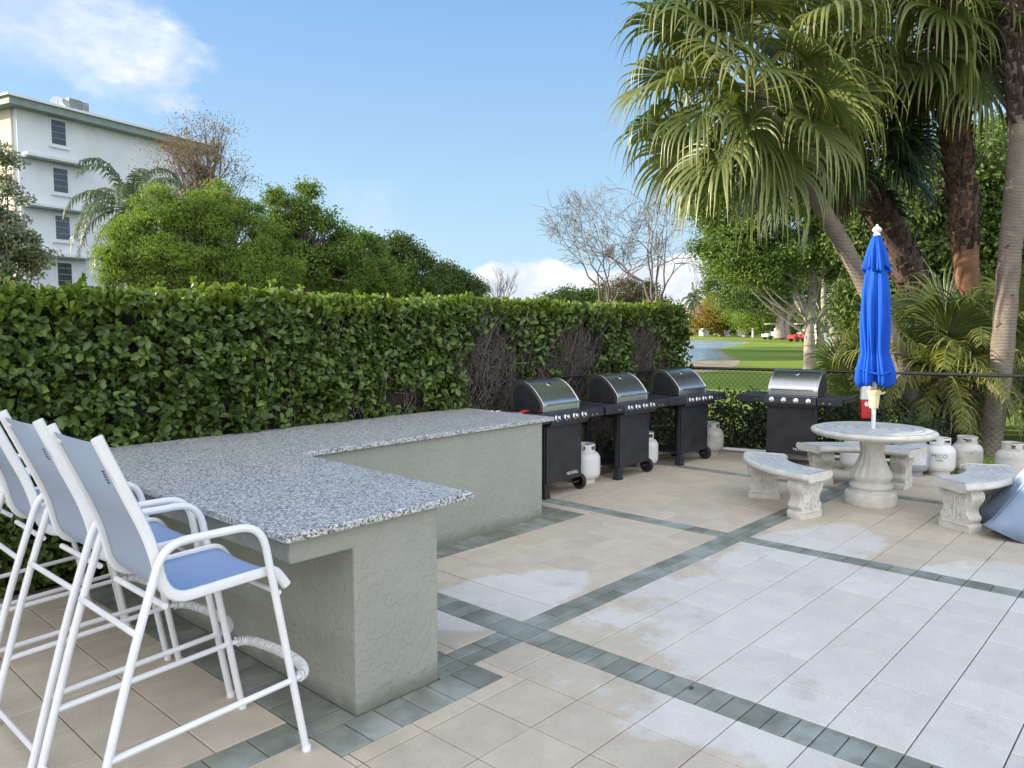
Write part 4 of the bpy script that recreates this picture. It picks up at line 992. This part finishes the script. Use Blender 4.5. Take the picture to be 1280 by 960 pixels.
crown_tree('added_shade_tree', 'unseen broad leafy tree added beyond the left edge to shade the stools', (-3.4,9.2,-.05), [([(0,0,0),(.1,.1,1.2),(0,0,2.6),(.1,0,4.2)], .2)], [(0,0,4.6,2.4,2.4,2.2),(-2.5,-1.2,4.2,2.2,2.2,2.2),(-1.2,-.6,3.0,2.8,1.6,1.4),(1.2,.9,3.4,1.6,1.6,1.6)], 26000, .13, .07, 'oak', seed=30, clump=.5, nclump=170)  # added out of view so the stools and counter fall in shade
GB = 'trees behind the hedge'
ptree('pale_leaf_tree', 'small tree with pale silvery leaves in front of the apartment block at the left edge', 8, 13, [(2,255,26,34),(8,320,40,40),(-25,290,34,60),(32,300,26,40),(-8,205,20,30)], .10, 13000, .075, 'silver', seed=31, clump=.17, nclump=85, limbs=40)
ptree('feathery_tree', 'bright yellow green feathery tree left of the others, before the white building', 215, 24, [(205,280,36,46),(180,315,50,45),(230,330,55,40),(160,345,40,25),(245,270,30,25)], .16, 52000, .085, 'cypress', seed=32, clump=.30, nclump=260, limbs=60)
ptree('feathery_tree', 'bright feathery green tree with a rounded top, just left of the twiggy green tree', 300, 25, [(270,265,32,36),(300,300,50,50),(320,340,60,30),(255,330,45,35)], .16, 52000, .085, 'cypress', seed=33, clump=.30, nclump=260, limbs=60)
ptree('mid_green_tree', 'taller mid green tree with an open twiggy top, right of the feathery trees', 375, 27, [(370,255,34,28),(385,300,52,45),(350,320,45,45),(420,330,45,38)], .18, 46000, .10, 'midgreen', seed=34, clump=.30, nclump=230, limbs=70)
ptree('mid_green_tree', 'lower mid green tree sloping down to the right behind the hedge', 450, 29, [(440,315,35,28),(455,345,55,28),(410,345,40,28)], .16, 36000, .10, 'midgreen', seed=35, clump=.32, nclump=180, limbs=50)
ptree('oak_tree', 'dark green broad tree right of the bright green trees', 495, 42, [(485,322,35,26),(510,345,45,28),(470,350,50,25)], .3, 36000, .15, 'oak', seed=36, clump=.55, nclump=110, limbs=60)
ptree('oak_tree', 'low round dark tree at the right end of the tree row against the clouds', 570, 55, [(560,352,28,20),(578,362,28,16),(545,365,30,14)], .3, 26000, .17, 'oak', seed=37, clump=.6, nclump=90, limbs=40)
ptree('brown_leaf_tree', 'tall thin tree with sparse brown leaves in front of the building roof', 255, 33, [(250,185,42,38),(225,215,35,45),(270,230,40,45),(300,215,22,20),(255,165,28,20)], .13, 5200, .085, 'brown_leaf', 'bark', seed=38, clump=.7, nclump=120, limbs=110, lr=1.0)
ptree('green_bush_tree', 'small yellow green bushy tree over the hedge, left of the bare trees', 712, 45, [(715,372,28,12),(690,380,20,8)], .15, 9000, .14, 'midgreen', seed=39, clump=.5, nclump=40)
ptree('olive_dome_tree', 'round olive brown tree crown behind the two bare trees', 785, 60, [(785,368,45,18),(800,378,45,10)], .25, 12000, .16, M['gold'] if False else leafmat('olive brown foliage', (.07,.075,.03), (.15,.14,.06), trans=.3), seed=40, clump=.7, nclump=70)
def bare_tree(label, bx, d, top_y, r, seed, spread=.42, depth=7, d0=(0,0,1), forks=4):
    rng = np.random.default_rng(seed); base = gnd(bx, d); root = empty('bare_tree', tuple(base)); tag(root, label, 'tree', 'leafless trees behind the hedge')
    g = MB(); H = (405-top_y)/FPX*d+EYE; ends = []; P = smoothpts([(0,0,-.1),(.05,0,H*.14),(0,.06,H*.27)], 4); g.tube(P, np.linspace(r,r*.8,len(P)), 8, caps=False)
    for k in range(forks):
        a = 2*PI*k/forks+rng.uniform(0,1); dd = unit(np.array([math.cos(a)*.38, math.sin(a)*.38, 1.0])); branchy(g, P[-1]+np.array([0,0,-.15*k]), dd, H*.145, r*.5, depth, rng, ends, spread, (2,2), .10, .80, 5, .0075)
    g.build('trunk_and_branches', M['twig'], root, smooth=True, angle=80); return root
bare_tree('left one of the two leafless trees over the hedge, dark nest in its branches', 762, 34, 205, .12, 41)
bare_tree('leafless tree, right of the pair over the hedge, partly behind the palm fronds', 818, 36, 195, .14, 42)
nb = at(762, 315, 34); g = MB(); rng = np.random.default_rng(3)
for _ in range(160):
    a = rng.normal(0,.13,3); b = a+rng.normal(0,.13,3); g.tube([a,b], .008, 3, caps=False)
o = g.build('bird_nest', M['twig']); o.location = tuple(nb); tag(o, 'dark bird nest of twigs in the fork of the left leafless tree', 'nest')
bt = gnd(630, 70)
rg = np.random.default_rng(8); root = empty('bare_tree', tuple(bt)); tag(root, 'tiny thin leafless tree just above the hedge in front of the clouds', 'tree', 'leafless trees behind the hedge'); g = MB(); en = []
branchy(g, np.array([0,0,0.]), np.array([0,0,1.]), 1.9, .1, 5, rg, en, .3, (2,3), .2, .75, 4, .012); g.build('trunk_and_branches', M['bark'], root)

# ------------------------------------------------------------------ apartment block
bc = at(20, 140, 43)[:2]; hb = R(14.4); BH = 14.25
ab = empty('apartment_block', (bc[0], bc[1], 0), hb); tag(ab, 'white apartment block with a flat roof and grey green fascia at the left', 'building')
# local x runs along the end wall (away, to the right), local y to the left (behind)
BL, BD = 12.6, 34
g = MB(); g.box(0, BL, .0, BD, -.1, BH-.45); wl = g.build('wall', M['render_white'], ab)
g = MB(); g.box(-.8, BL+.8, -.8, BD, BH-.449, BH-.05); g.build('fascia', M['fascia'], ab)
g = MB(); g.box(-.95, BL+.95, -.95, BD, BH-.048, BH+.08); g.build('roof', M['render_white'], ab)
g = MB(); g.box(-.12, -.001, .35, BD-1, -.1, BH-.46); g.build('side_wall', M['render_cream'], ab)  # cream here is warm sunlight put into the wall colour
# front-left wall is local -x face; end wall faces local -y
for k in range(4):
    zc = 12.95-k*2.75; xw = 2.35
    g = MB(); g.box(xw-.53, xw+.53, -.05, -.001, zc-.80, zc+.80); fr = g.build('window', M['render_white'], ab); g = MB(); g.box(xw-.6, xw+.6, -.16, -.001, zc-.90, zc-.802); g.build('sill', M['render_white'], fr)
    g = MB(); g.box(xw-.42, xw+.42, -.058, -.052, zc-.68, zc+.68); g.build('pane', M['glass'], fr)
    g = MB()
    for q in range(3): g.box(xw-.42, xw+.42, -.075, -.059, zc-.36+q*.36, zc-.33+q*.36)
    g.build('window_bar', M['ac'], fr)
    if k < 3:
        zl = zc-1.66; g = MB(); g.box(.08, 3.75, -.75, -.001, zl-.09, zl+.09); g.build('sunshade_ledge', M['render_white'], ab, bevel=.02)
        g = MB(); g.box(.1, 3.73, -.7, -.002, zl-.16, zl-.092); g.build('ledge_soffit', M['fascia'], ab)
g = MB(); g.box(9.8,10.0,-.15,-.001,-.1,BH-.46); g.build('downpipe', M['render_white'], ab)
def roofitem(px, py, d): p = at(px, py, d); return p
rx = empty('rooftop_unit', (0,0,0)); p = at(90, 131, 46.5); rx.location = (p[0], p[1], BH+.08); rx.rotation_euler = (0,0,hb); tag(rx, 'grey metal air conditioning unit on the apartment roof', 'air conditioner')
g = MB(); g.box(-.5,.3,-.5,.5,0.0,.9); g.build('casing', M['ac'], rx, bevel=.03)
g = MB(); g.box(.33,.75,-.5,.5,.0,.85); g.build('side_panel', M['ac'], rx, bevel=.03)
g = MB()
for q in range(9): g.box(-.505,.29,-.52,-.501,.08+q*.09,.11+q*.09)
g.build('louvre', M['fascia'], rx)
p = at(72, 128, 46); dsh = empty('satellite_dish', (p[0], p[1], BH+.08)); dsh.rotation_euler = (0,0,YAW+PI/2+.6); tag(dsh, 'small white satellite dish on the apartment roof beside the air conditioning unit', 'satellite dish')
Mx = Matrix.Translation(Vector((0,0,.62))) @ Matrix.Rotation(R(-65),4,'X')
g = MB(); g.lathe([(.02,0),(.18,.02),(.30,.07),(.38,.13),(.37,.14),(.29,.08),(.02,.015)], 24, M=Mx); g.build('dish', M['render_white'], dsh, smooth=True)
g = MB(); g.tube([(0,0,0),(0,0,.6)], .03, 8); g.tube([(0,.1,.45),(0,.45,.8)], .015, 6); g.build('mast', M['ac'], dsh)

# ------------------------------------------------------------------ palms
def fan_leaf(out, base, P, Rl, rng, nseg=38, span=2.5, split=.45, droop=1.0, tw=0., steps=11, fat=1.0):
    """palmate leaf; out collects (V, Q, tint)"""
    P = unit(np.asarray(P, float)); up = np.array([0,0,1.]); S = unit(np.cross(P, up)+1e-6); Nn = unit(np.cross(S, P))
    if tw: S = S*math.cos(tw)+Nn*math.sin(tw); Nn = unit(np.cross(S, P))
    th = np.linspace(-span, span, nseg)+rng.normal(0,.012,nseg); dth = 2*span/nseg
    D = np.cos(th)[:,None]*P+np.sin(th)[:,None]*S; Tg = -np.sin(th)[:,None]*P+np.cos(th)[:,None]*S
    Ls = Rl*(1-.22*(np.abs(th)/span)**2)*rng.uniform(.86,1.12,nseg)
    cup = .18*np.abs(np.sin(th))
    D = unit(D+Nn*cup[:,None])
    gv = rng.uniform(.5,1.4,nseg)
    pos = np.tile(base, (nseg,1)).astype(float); cur = D.copy(); rows = [pos.copy()]; s = np.linspace(0,1,steps+1)
    for k in range(1, steps+1):
        f = s[k]; g_ = droop*(.03+(1.0*min(1,(f-split)*4) if f > split else 0))*gv
        cur = cur+rng.normal(0,.05 if f > split else .005,(nseg,3))
        cur = unit(cur+np.outer(g_, [0,0,-1])); pos = pos+cur*(Ls/steps)[:,None]; rows.append(pos.copy())
    V = np.zeros((nseg, steps+1, 3, 3)); 
    for k in range(steps+1):
        f = s[k]; wfull = 2*math.tan(dth/2)*split*Rl
        w = (2*math.tan(dth/2)*f*Rl if f <= split else wfull*(1-(f-split)/(1-split))**.9)*.5*fat*(.8 if f > split else 1)
        w = max(w, .0015)
        V[:,k,0] = rows[k]-Tg*w; V[:,k,2] = rows[k]+Tg*w; V[:,k,1] = rows[k]+Nn*w*.75
    idx = np.arange(nseg*(steps+1)*3).reshape(nseg, steps+1, 3)
    Q = []
    for c_ in (0,1): Q.append(np.stack([idx[:,:-1,c_], idx[:,:-1,c_+1], idx[:,1:,c_+1], idx[:,1:,c_]], -1).reshape(-1,4))
    tv = np.clip(rng.random()*.6+rng.uniform(-.15,.15,nseg), 0, 1)
    tip = np.clip((s[:-1]-.5)*1.3, 0, .6); tt_ = np.clip(tv[:,None]*.7+tip[None,:], 0, 1).reshape(-1)
    out.append((V.reshape(-1,3), np.concatenate(Q), np.concatenate([tt_, tt_])))
def merge(parts):
    V = []; Q = []; T = []; o = 0
    for v, q, t_ in parts: V.append(v); Q.append(q+o); T.append(t_); o += len(v)
    return np.concatenate(V), np.concatenate(Q), np.concatenate(T)
def fan_palm(name, label, base, pts, r0, r1, m_leaf, nfr=44, Rl=1.0, pet=1.0, el=(-55,80), seed=1, trunk='palm_bark', boots=0, skirt=0, droop=1.0, group=None, cat='palm', azs=None, nseg=38, bootcol='boot'):
    rng = np.random.default_rng(seed); base = np.asarray(base, float); root = empty(name, tuple(base)); tag(root, label, cat, group)
    P = smoothpts(np.asarray(pts, float)-base, 10); nP = len(P); rr = np.linspace(r0, r1, nP)*(1+.03*np.sin(np.arange(nP)*2.1)); rr[0] *= 1.25
    g = MB(); g.tube(P, rr, 16); g.build('trunk', M[trunk], root, smooth=True, angle=80)
    if boots:
        g = MB(); L = np.concatenate([[0], np.cumsum(np.linalg.norm(np.diff(P,axis=0),axis=1))]); f0 = 1-boots
        nb = int(L[-1]*boots*75)
        for k in range(nb):
            u = L[-1]*(f0+boots*(k+.5)/nb); c = np.array([np.interp(u, L, P[:,i]) for i in range(3)]); r = np.interp(u, L, rr); a = k*2.39996+rng.normal(0,.08)
            T_ = unit(np.array([np.interp(min(u+.1,L[-1]), L, P[:,i]) for i in range(3)])-c+1e-9); e1 = unit(np.cross(T_, [0.3,1,0.1])); e2 = np.cross(T_, e1)
            o_ = math.cos(a)*e1+math.sin(a)*e2; s_ = np.cross(T_, o_); w_ = r*rng.uniform(.22,.4); h = rng.uniform(.08,.2)
            b = c+o_*r*.80; tipp = b+T_*h+o_*rng.uniform(.01,.11)+s_*rng.normal(0,.025)
            V = [b-s_*w_-T_*.03, b+s_*w_-T_*.03, tipp+s_*w_*.55, tipp-s_*w_*.55, b-s_*w_*.8-T_*.02+o_*.035, b+s_*w_*.8-T_*.02+o_*.035, tipp+s_*w_*.4+o_*.03, tipp-s_*w_*.4+o_*.03]
            g.add(V, [(0,1,2,3),(7,6,5,4),(0,4,5,1),(1,5,6,2),(2,6,7,3),(3,7,4,0)])
        g.build('leaf_bases', M[bootcol], root)
    top = P[-1]; leaves = []; pg = MB(); dead = []
    for k in range(nfr):
        e = R(el[1]+(el[0]-el[1])*(k/(nfr-1))**.85+rng.normal(0,6)); a = k*2.39996+rng.normal(0,.15)
        if azs is not None: a = R(rng.uniform(*azs))
        d = np.array([math.cos(a)*math.cos(e), math.sin(a)*math.cos(e), math.sin(e)]); pl = pet*rng.uniform(.85,1.15)
        q0 = top+np.array([0,0,-.25*(k/nfr)])+d*r1*.6; q1 = q0+d*pl*.5; d2 = unit(d+np.array([0,0,-.22*droop])); q2 = q1+d2*pl*.5
        pg.tube(smoothpts([q0,q1,q2],3), np.linspace(.022,.011,7), 5)
        fan_leaf(leaves, q2, unit(d2+np.array([0,0,-.15*droop])), Rl*rng.uniform(.85,1.12), rng, nseg=nseg, droop=droop*rng.uniform(.18,1.1), tw=rng.normal(0,.55))
    for k in range(skirt):
        a = rng.uniform(0,2*PI); d = unit(np.array([math.cos(a)*.45, math.sin(a)*.45, -1.0])); q0 = top+np.array([0,0,-.2]); q2 = q0+d*pet*.6
        fan_leaf(dead, q2, unit(d+np.array([0,0,-.6])), Rl*.8, rng, nseg=22, droop=1.4, span=1.3)
    V, Q, T = merge(leaves); np_mesh('crown', V, Q, T, M[m_leaf], root); pg.build('petioles', M['palm_yellow'], root, smooth=True)
    if dead: V, Q, T = merge(dead); np_mesh('dead_skirt', V, Q, T, M['dead_frond'], root)
    return root
def feather_palm(name, label, base, pts, r0, r1, m_leaf, nfr=22, L=3.0, el=(-20,80), seed=1, trunk='palm_bark', ll=.5, lw=.02, droop=1.0, group=None, nl=44, azs=None):
    rng = np.random.default_rng(seed); base = np.asarray(base,float); root = empty(name, tuple(base)); tag(root, label, 'palm', group)
    P = smoothpts(np.asarray(pts,float)-base, 6); g = MB(); g.tube(P, np.linspace(r0,r1,len(P)), 12); g.build('trunk', M[trunk], root, smooth=True, angle=80)
    top = P[-1]; Vs = []; Qs = []; Ts = []; o = 0; pg = MB()
    for k in range(nfr):
        e = R(el[1]+(el[0]-el[1])*k/(nfr-1)+rng.normal(0,5)); a = k*2.39996+rng.normal(0,.1)
        if azs is not None: a = R(rng.uniform(*azs))
        d = np.array([math.cos(a)*math.cos(e), math.sin(a)*math.cos(e), math.sin(e)]); st = 12; pos = [top.copy()]; cur = d.copy()
        for j in range(st): cur = unit(cur+np.array([0,0,-1])*droop*(.06+.022*j)); pos.append(pos[-1]+cur*L/st)
        pos = np.array(pos); pg.tube(pos, np.linspace(.026,.004,st+1)*(L/3+.3), 4, caps=False)
        u = np.linspace(.16,1,nl)*st; C = np.stack([np.interp(u, np.arange(st+1), pos[:,i]) for i in range(3)],1); T_ = unit(np.gradient(C,axis=0)); S = unit(np.cross(T_, np.array([0,0,1.]))+1e-6)
        for sg in (-1,1):
            dl = unit(S*sg*.9+T_*.55+np.array([0,0,-.15])+rng.normal(0,.16,(nl,3))); l = ll*np.sin(np.linspace(.5,2.9,nl))**.6*rng.uniform(.8,1.1,nl); l = l[:,None]
            m_ = C+dl*l*.5+np.array([0,0,-.04*droop])*l; tp_ = m_+unit(dl+np.array([0,0,-1.0*droop]))*l*.5; wv = T_*lw*.5
            V = np.stack([C-wv*.6, C+wv*.6, m_+wv, tp_, m_-wv], 1).reshape(-1,3); i = np.arange(nl)[:,None]*5; q = np.concatenate([i+np.array([[0,1,2,4]]), i+np.array([[4,2,3,3]])],1).reshape(-1,4)
            q = np.concatenate([i+np.array([[0,1,2,4]])],1).reshape(-1,4); q2 = (i+np.array([[4,2,3,3]]))
            # tip as its own thin quad
            Vt = np.stack([m_-wv, m_+wv, tp_+wv*.15, tp_-wv*.15],1).reshape(-1,3); it = np.arange(nl)[:,None]*4+len(V); qt = it+np.array([[0,1,2,3]])
            Vs.append(V); Vs.append(Vt); Qs.append(q+o); Qs.append(qt+o); tn = np.clip(rng.random()*.6+rng.uniform(0,.4,nl),0,1); Ts += [tn, tn]; o += len(V)+len(Vt)
    np_mesh('crown', np.concatenate(Vs), np.concatenate(Qs), np.concatenate(Ts), M[m_leaf], root); pg.build('rachis', M['palm_yellow'], root)
    return root
def px(*L): return [at(*p) for p in L]
D1 = 11.3
fan_palm('fan_palm', 'leaning fan palm with slim grey trunk and big drooping light green crown', gnd(1168, D1), [gnd(1168, D1)-np.array([0,0,.1])]+px((1125,450,D1),(1075,345,D1),(1030,265,D1-.1),(980,180,D1-.3),(940,100,D1-.5)), .135, .105, 'palm_leaf', nfr=44, Rl=1.22, pet=1.15, el=(-48,80), seed=51, droop=1.05, group='fan palms behind the fence')
fan_palm('fan_palm', 'upright fan palm with dark boot covered trunk, its crown at the top right', gnd(1215, 12.2), [gnd(1215,12.2)-np.array([0,0,.1])]+px((1212,420,12.2),(1208,330,12.1),(1198,200,12),(1186,90,11.8),(1180,10,11.6)), .125, .26, 'palm_leaf', nfr=42, Rl=1.15, pet=1.0, el=(-50,75), seed=52, trunk='palm_orange', boots=.55, skirt=14, droop=1.2, group='fan palms behind the fence')
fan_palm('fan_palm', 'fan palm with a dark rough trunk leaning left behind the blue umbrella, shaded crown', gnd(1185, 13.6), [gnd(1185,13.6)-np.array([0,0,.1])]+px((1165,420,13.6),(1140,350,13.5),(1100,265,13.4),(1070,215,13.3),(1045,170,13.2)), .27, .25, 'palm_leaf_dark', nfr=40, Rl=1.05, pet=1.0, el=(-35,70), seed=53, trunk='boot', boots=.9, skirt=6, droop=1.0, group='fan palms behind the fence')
fan_palm('fan_palm', 'fan palm with tall pale ringed trunk at the right edge, shaggy at the top', gnd(1243, 10.6), [gnd(1243,10.6)-np.array([0,0,.1])]+px((1250,470,10.6),(1262,320,10.6),(1275,160,10.6),(1268,60,10.6),(1262,-60,10.6),(1260,-150,10.6)), .145, .145, 'palm_leaf', nfr=30, Rl=1.15, pet=1.1, el=(-40,70), seed=54, boots=.42, droop=1.1, group='fan palms behind the fence', bootcol='dead_boot' if 'dead_boot' in M else 'boot')
fan_palm('young_fan_palm', 'young fan palm with broad upright leaves between the leaning palm and the right trunk', gnd(1180, 12), [gnd(1180,12), gnd(1180,12)+np.array([0,0,.4]), gnd(1180,12)+np.array([0,0,.9])], .14, .12, 'palm_leaf', nfr=26, Rl=.95, pet=1.0, el=(0,80), seed=55, trunk='boot', boots=.9, droop=.6, group='young palms at the fence')
fan_palm('young_fan_palm', 'young fan palm just right of the pale ringed trunk at the right edge', gnd(1300, 12.3), [gnd(1300,12.3), gnd(1300,12.3)+np.array([0,0,.5]), gnd(1300,12.3)+np.array([0,0,1.1])], .14, .12, 'palm_leaf', nfr=24, Rl=.95, pet=.95, el=(-10,80), seed=56, trunk='boot', boots=.9, droop=.7, group='young palms at the fence')
fan_palm('young_fan_palm', 'low spreading fan palm behind the fourth grill and umbrella, arching over the fence', gnd(1075, 12.6), [gnd(1095,12.6), gnd(1095,12.6)+np.array([0,0,.3]), gnd(1095,12.6)+np.array([0,0,.6])], .14, .12, 'palm_yellow', nfr=20, Rl=.8, pet=.7, el=(-10,75), seed=57, trunk='boot', boots=.8, droop=.8, group='young palms at the fence')
feather_palm('feather_palm', 'small feather palm with yellowing fronds and a dark trunk just behind the fence', gnd(1188, 11.1), [gnd(1188,11.1)-np.array([0,0,.1]), gnd(1186,11.1)+np.array([0,0,.5]), gnd(1185,11.1)+np.array([0,0,1.0])], .17, .13, 'palm_yellow', nfr=24, L=1.35, el=(-35,65), seed=58, trunk='boot', ll=.30, lw=.022, group='feather palms at the fence')
feather_palm('feather_palm', 'small feather palm behind the right gas cylinders, thin arching fronds', gnd(1225, 11.9), [gnd(1222,11.9)-np.array([0,0,.1]), gnd(1222,11.9)+np.array([0,0,.7]), gnd(1220,11.9)+np.array([0,0,1.3])], .16, .12, 'palm_leaf', nfr=20, L=1.5, el=(-20,70), seed=59, trunk='boot', ll=.32, lw=.022, group='feather palms at the fence')
feather_palm('queen_palm', 'feathery queen palm with arching fronds in front of the white apartment block', gnd(163, 30), [gnd(163,30), at(163,330,30), at(163,262,30)], .2, .14, 'queen', nfr=26, L=3.1, el=(-15,82), seed=60, ll=.55, lw=.05, droop=1.35, nl=50)
feather_palm('distant_palm', 'tiny feather palm far across the lake above the hedge end', gnd(867, 120), [gnd(867,120), at(867,395,120), at(867,374,120)], .25, .2, 'queen', nfr=18, L=2.6, el=(-20,80), seed=61, ll=.7, lw=.16, droop=1.3, nl=24)

# ------------------------------------------------------------------ trees on the lawn
ptree('shade_tree', 'large forked shade tree with a thick grey trunk on the lawn behind the fourth grill', 1013, 29, [(965,235,45,40),(905,260,40,35),(1000,280,65,55),(920,310,50,35),(1060,300,55,50),(880,235,30,25),(960,330,60,30)], .42, 60000, .13, 'midgreen', 'bark_pale', seed=71, clump=.5, nclump=230, limbs=45, lr=.55,
      trunks=[([(1013,475),(1012,430),(1012,395)], .27),([(1012,398),(995,370),(985,330),(975,280)], .17),([(1012,398),(1016,350),(1014,300),(1018,250)], .18),([(1014,400),(1035,385),(1050,350),(1060,300)], .13)])
ptree('shade_tree', 'second forked shade tree on the lawn, right of the thick trunk by the umbrella', 1043, 38, [(1060,280,60,60),(1100,330,60,50),(1030,320,50,40),(1120,260,60,50)], .4, 44000, .15, 'midgreen', 'bark_pale', seed=72, clump=.6, nclump=150, limbs=35, lr=.5,
      trunks=[([(1043,450),(1043,430),(1042,410)], .28),([(1042,412),(1030,385),(1030,340),(1022,300)], .16),([(1042,412),(1052,385),(1055,330),(1060,290)], .16)])
ptree('shade_tree', 'slimmer shade tree just behind the thick forked trunk', 1026, 50, [(1010,330,50,40),(1050,300,50,40),(960,350,45,25)], .3, 30000, .17, 'oak', 'bark', seed=73, clump=.8, nclump=90, limbs=40,
      trunks=[([(1026,434),(1024,400),(1022,360),(1018,320)], .25)])
ptree('background_tree', 'broad green tree mid lawn with pale twin trunks beside the far path', 978, 80, [(930,335,40,30),(960,355,45,28),(985,330,40,30),(905,355,28,22),(940,375,40,14)], .5, 42000, .26, 'midgreen', 'bark_pale', seed=74, clump=1.4, nclump=110, limbs=40,
      trunks=[([(975,423),(975,400),(978,370)], .5),([(984,424),(983,405),(990,375)], .4)])
ptree('background_tree', 'green tree across the lawn, left of the twin trunks', 960, 100, [(955,395,18,14),(940,400,16,12),(965,385,20,12)], .4, 12000, .28, 'cypress', 'bark_pale', seed=75, clump=1.4, nclump=50)
ptree('golden_tree', 'wide golden leaved tree on the far bank of the lake', 902, 112, [(900,390,26,16),(885,400,22,10),(912,395,20,14),(898,378,16,7)], .45, 16000, .3, 'gold', 'bark_pale', seed=76, clump=1.5, nclump=70)
ptree('background_tree', 'low bright green tree on the far bank between the golden tree and the shade trees', 932, 108, [(930,398,18,10),(940,385,14,10)], .35, 9000, .3, 'cypress', 'bark_pale', seed=77, clump=1.3, nclump=40)
for i, (x, y, rx_, ry_, m_, lab) in enumerate([(878,408,20,9,'midgreen','clipped green shrub mass on the far bank left of the golden tree'),(905,408,22,8,'midgreen','green shrub under the golden tree on the far bank'),(935,410,24,9,'cypress','bright green hedge bush on the far bank'),(985,402,40,16,'oak','dark shrub bank behind the far cars'),(1050,395,55,25,'oak','dark shrub bank far behind the forked trees'),(1110,390,60,30,'oak','dark shrub bank behind the leaning palm')]):
    d = 125 if x < 1000 else 90; base = gnd(x, d); b = px_blob(base, x, y, d, rx_, ry_)
    leaf_mound('far_shrub', lab, 'shrub', [(base[0],base[1],b[2],rx_/FPX*d,rx_/FPX*d,ry_/FPX*d)], 7000, .38, .26, M[m_], 'shrubs beyond the lawn', seed=90+i)
# dense greenery behind the palms
for i, (x, d, bl, lab, m_) in enumerate([
    (1150, 19, [(1130,300,80,70),(1180,250,80,70),(1120,380,70,50),(1200,340,80,60)], 'dense dark green tree filling the gap behind the leaning palms', 'oak'),
    (1260, 20, [(1250,320,80,70),(1290,250,80,90),(1240,400,80,50),(1320,350,80,90)], 'dense dark green tree behind the pale ringed palm trunk', 'oak'),
    (1200, 26, [(1190,220,90,60),(1250,200,80,60),(1150,250,70,50)], 'taller green tree far behind the palms', 'midgreen')]):
    ptree('dense_tree', lab, x, d, bl, .25, 42000, .14, m_, seed=110+i, clump=.6, nclump=130, limbs=40, group='dense trees behind the palms')

# far buildings
def house(name, label, x, d, wpx, y0, y1, m_, roofc='fascia', dep=8, flat=False):
    b = gnd(x, d); root = empty(name, tuple(b), YAW-PI/2+.15); tag(root, label, 'building'); w_ = wpx/FPX*d/2; h = (405-y0)/FPX*d+EYE; hr = (405-y1)/FPX*d+EYE
    g = MB(); g.box(-w_, w_, 0, dep, -.1, h); g.build('wall', M[m_], root)
    g = MB(); g.prism([(-.5,h+.002),(dep/2,hr),(dep+.5,h+.002)], -w_-.5, w_+.5, axis='x'); g.build('roof', M[roofc], root)
    for q in range(3):
        xx = -w_*.65+q*w_*.65; g = MB(); g.box(xx-.6, xx+.6, -.06, -.001, .9, 2.2); f = g.build('window', M['render_white'], root); g = MB(); g.box(xx-.5, xx+.5, -.09, -.062, 1.0, 2.1); g.build('pane', M['glass'], f)
M['rooftile'] = mat('terracotta roof', (.30,.17,.12), (.22,.12,.09), 3, rough=.8)
house('far_house', 'pale low house with a tiled roof across the lake behind the golden tree', 905, 140, 90, 392, 384, 'render_cream', 'rooftile')
house('white_house', 'white building glimpsed between the trunks of the forked shade trees', 1040, 70, 22, 394, 388, 'render_white', dep=2)
# far vehicles
def cart(name, label, x, d, body):
    b = gnd(x, d); root = empty(name, tuple(b), YAW-PI/2+.3); tag(root, label, 'golf cart', 'carts parked across the lawn')
    g = MB(); g.prism([(-1.2,.3),(-1.2,.62),(-.7,.72),(-.55,.45),(.1,.45),(.15,.8),(1.15,.8),(1.2,.3)], -.55, .55, axis='y'); g.build('body', body, root, bevel=.05)
    g = MB(); g.box(-.9,.9,-.58,.58,1.75,1.82); g.build('canopy', M['render_white'], root, bevel=.03)
    for sx_ in (-.75,.75):
        for sy in (-.5,.5):
            g = MB(); g.tube([(sx_,sy,.6),(sx_*.95,sy,1.75)], .025, 6); g.build('canopy_post', M['dark'], root)
            g = MB(); g.lathe([(.05,-.08),(.24,-.08),(.24,.08),(.05,.08)], 16, M=Matrix.Translation(Vector((sx_,sy,.24))) @ Matrix.Rotation(PI/2,4,'X')); g.build('wheel', M['dark'], root)
    g = MB(); g.box(-.1,.5,-.5,.5,.802,.9); g.box(.45,.55,-.5,.5,.902,1.3); g.build('seat', M['tank'], root, bevel=.03)
cart('golf_cart', 'small red cart parked beyond the lawn by the thick tree trunk', 1001, 78, M['red'])
cart('golf_cart', 'small white cart parked beyond the lawn left of the red one', 967, 88, M['tank'])
for i, (x, y, d, lab) in enumerate([(880,418,118,'left white marker post on the far lake bank'),(907,418,118,'middle white marker post on the far lake bank'),(926,417,118,'right white marker post on the far lake bank')]):
    b = gnd(x, d); g = MB(); g.box(-.9,.9,-.4,.4,-.1,1.0); g.box(-1.0,1.0,-.5,.5,1.002,1.12); o = g.build('utility_box', M['render_white'], bevel=.05); o.location = tuple(b); tag(o, lab.replace('marker post','utility box'), 'utility box', 'white boxes on the far bank')
b = gnd(941.5, 105); g = MB(); g.tube([(0,0,-.1),(0,0,2.6)], .16, 8); g.lathe([(.2,2.6),(.28,2.65),(.28,2.9),(.1,3.05)], 10); o = g.build('white_post', M['render_white']); o.location = tuple(b); tag(o, 'tall slim white post standing on the far bank', 'post')
# fallen leaf
p = gxy(864, 861); g = MB(); g.add([(-.012,-.008,.001),(.012,-.01,.003),(.016,.006,.006),(0,.013,.002),(-.014,.006,.007)], [(0,1,2,3,4)]); o = g.build('fallen_leaf', M['boot']); o.location = (p[0], p[1], .002); tag(o, 'dark dry leaf lying on the slate brick band', 'leaf')
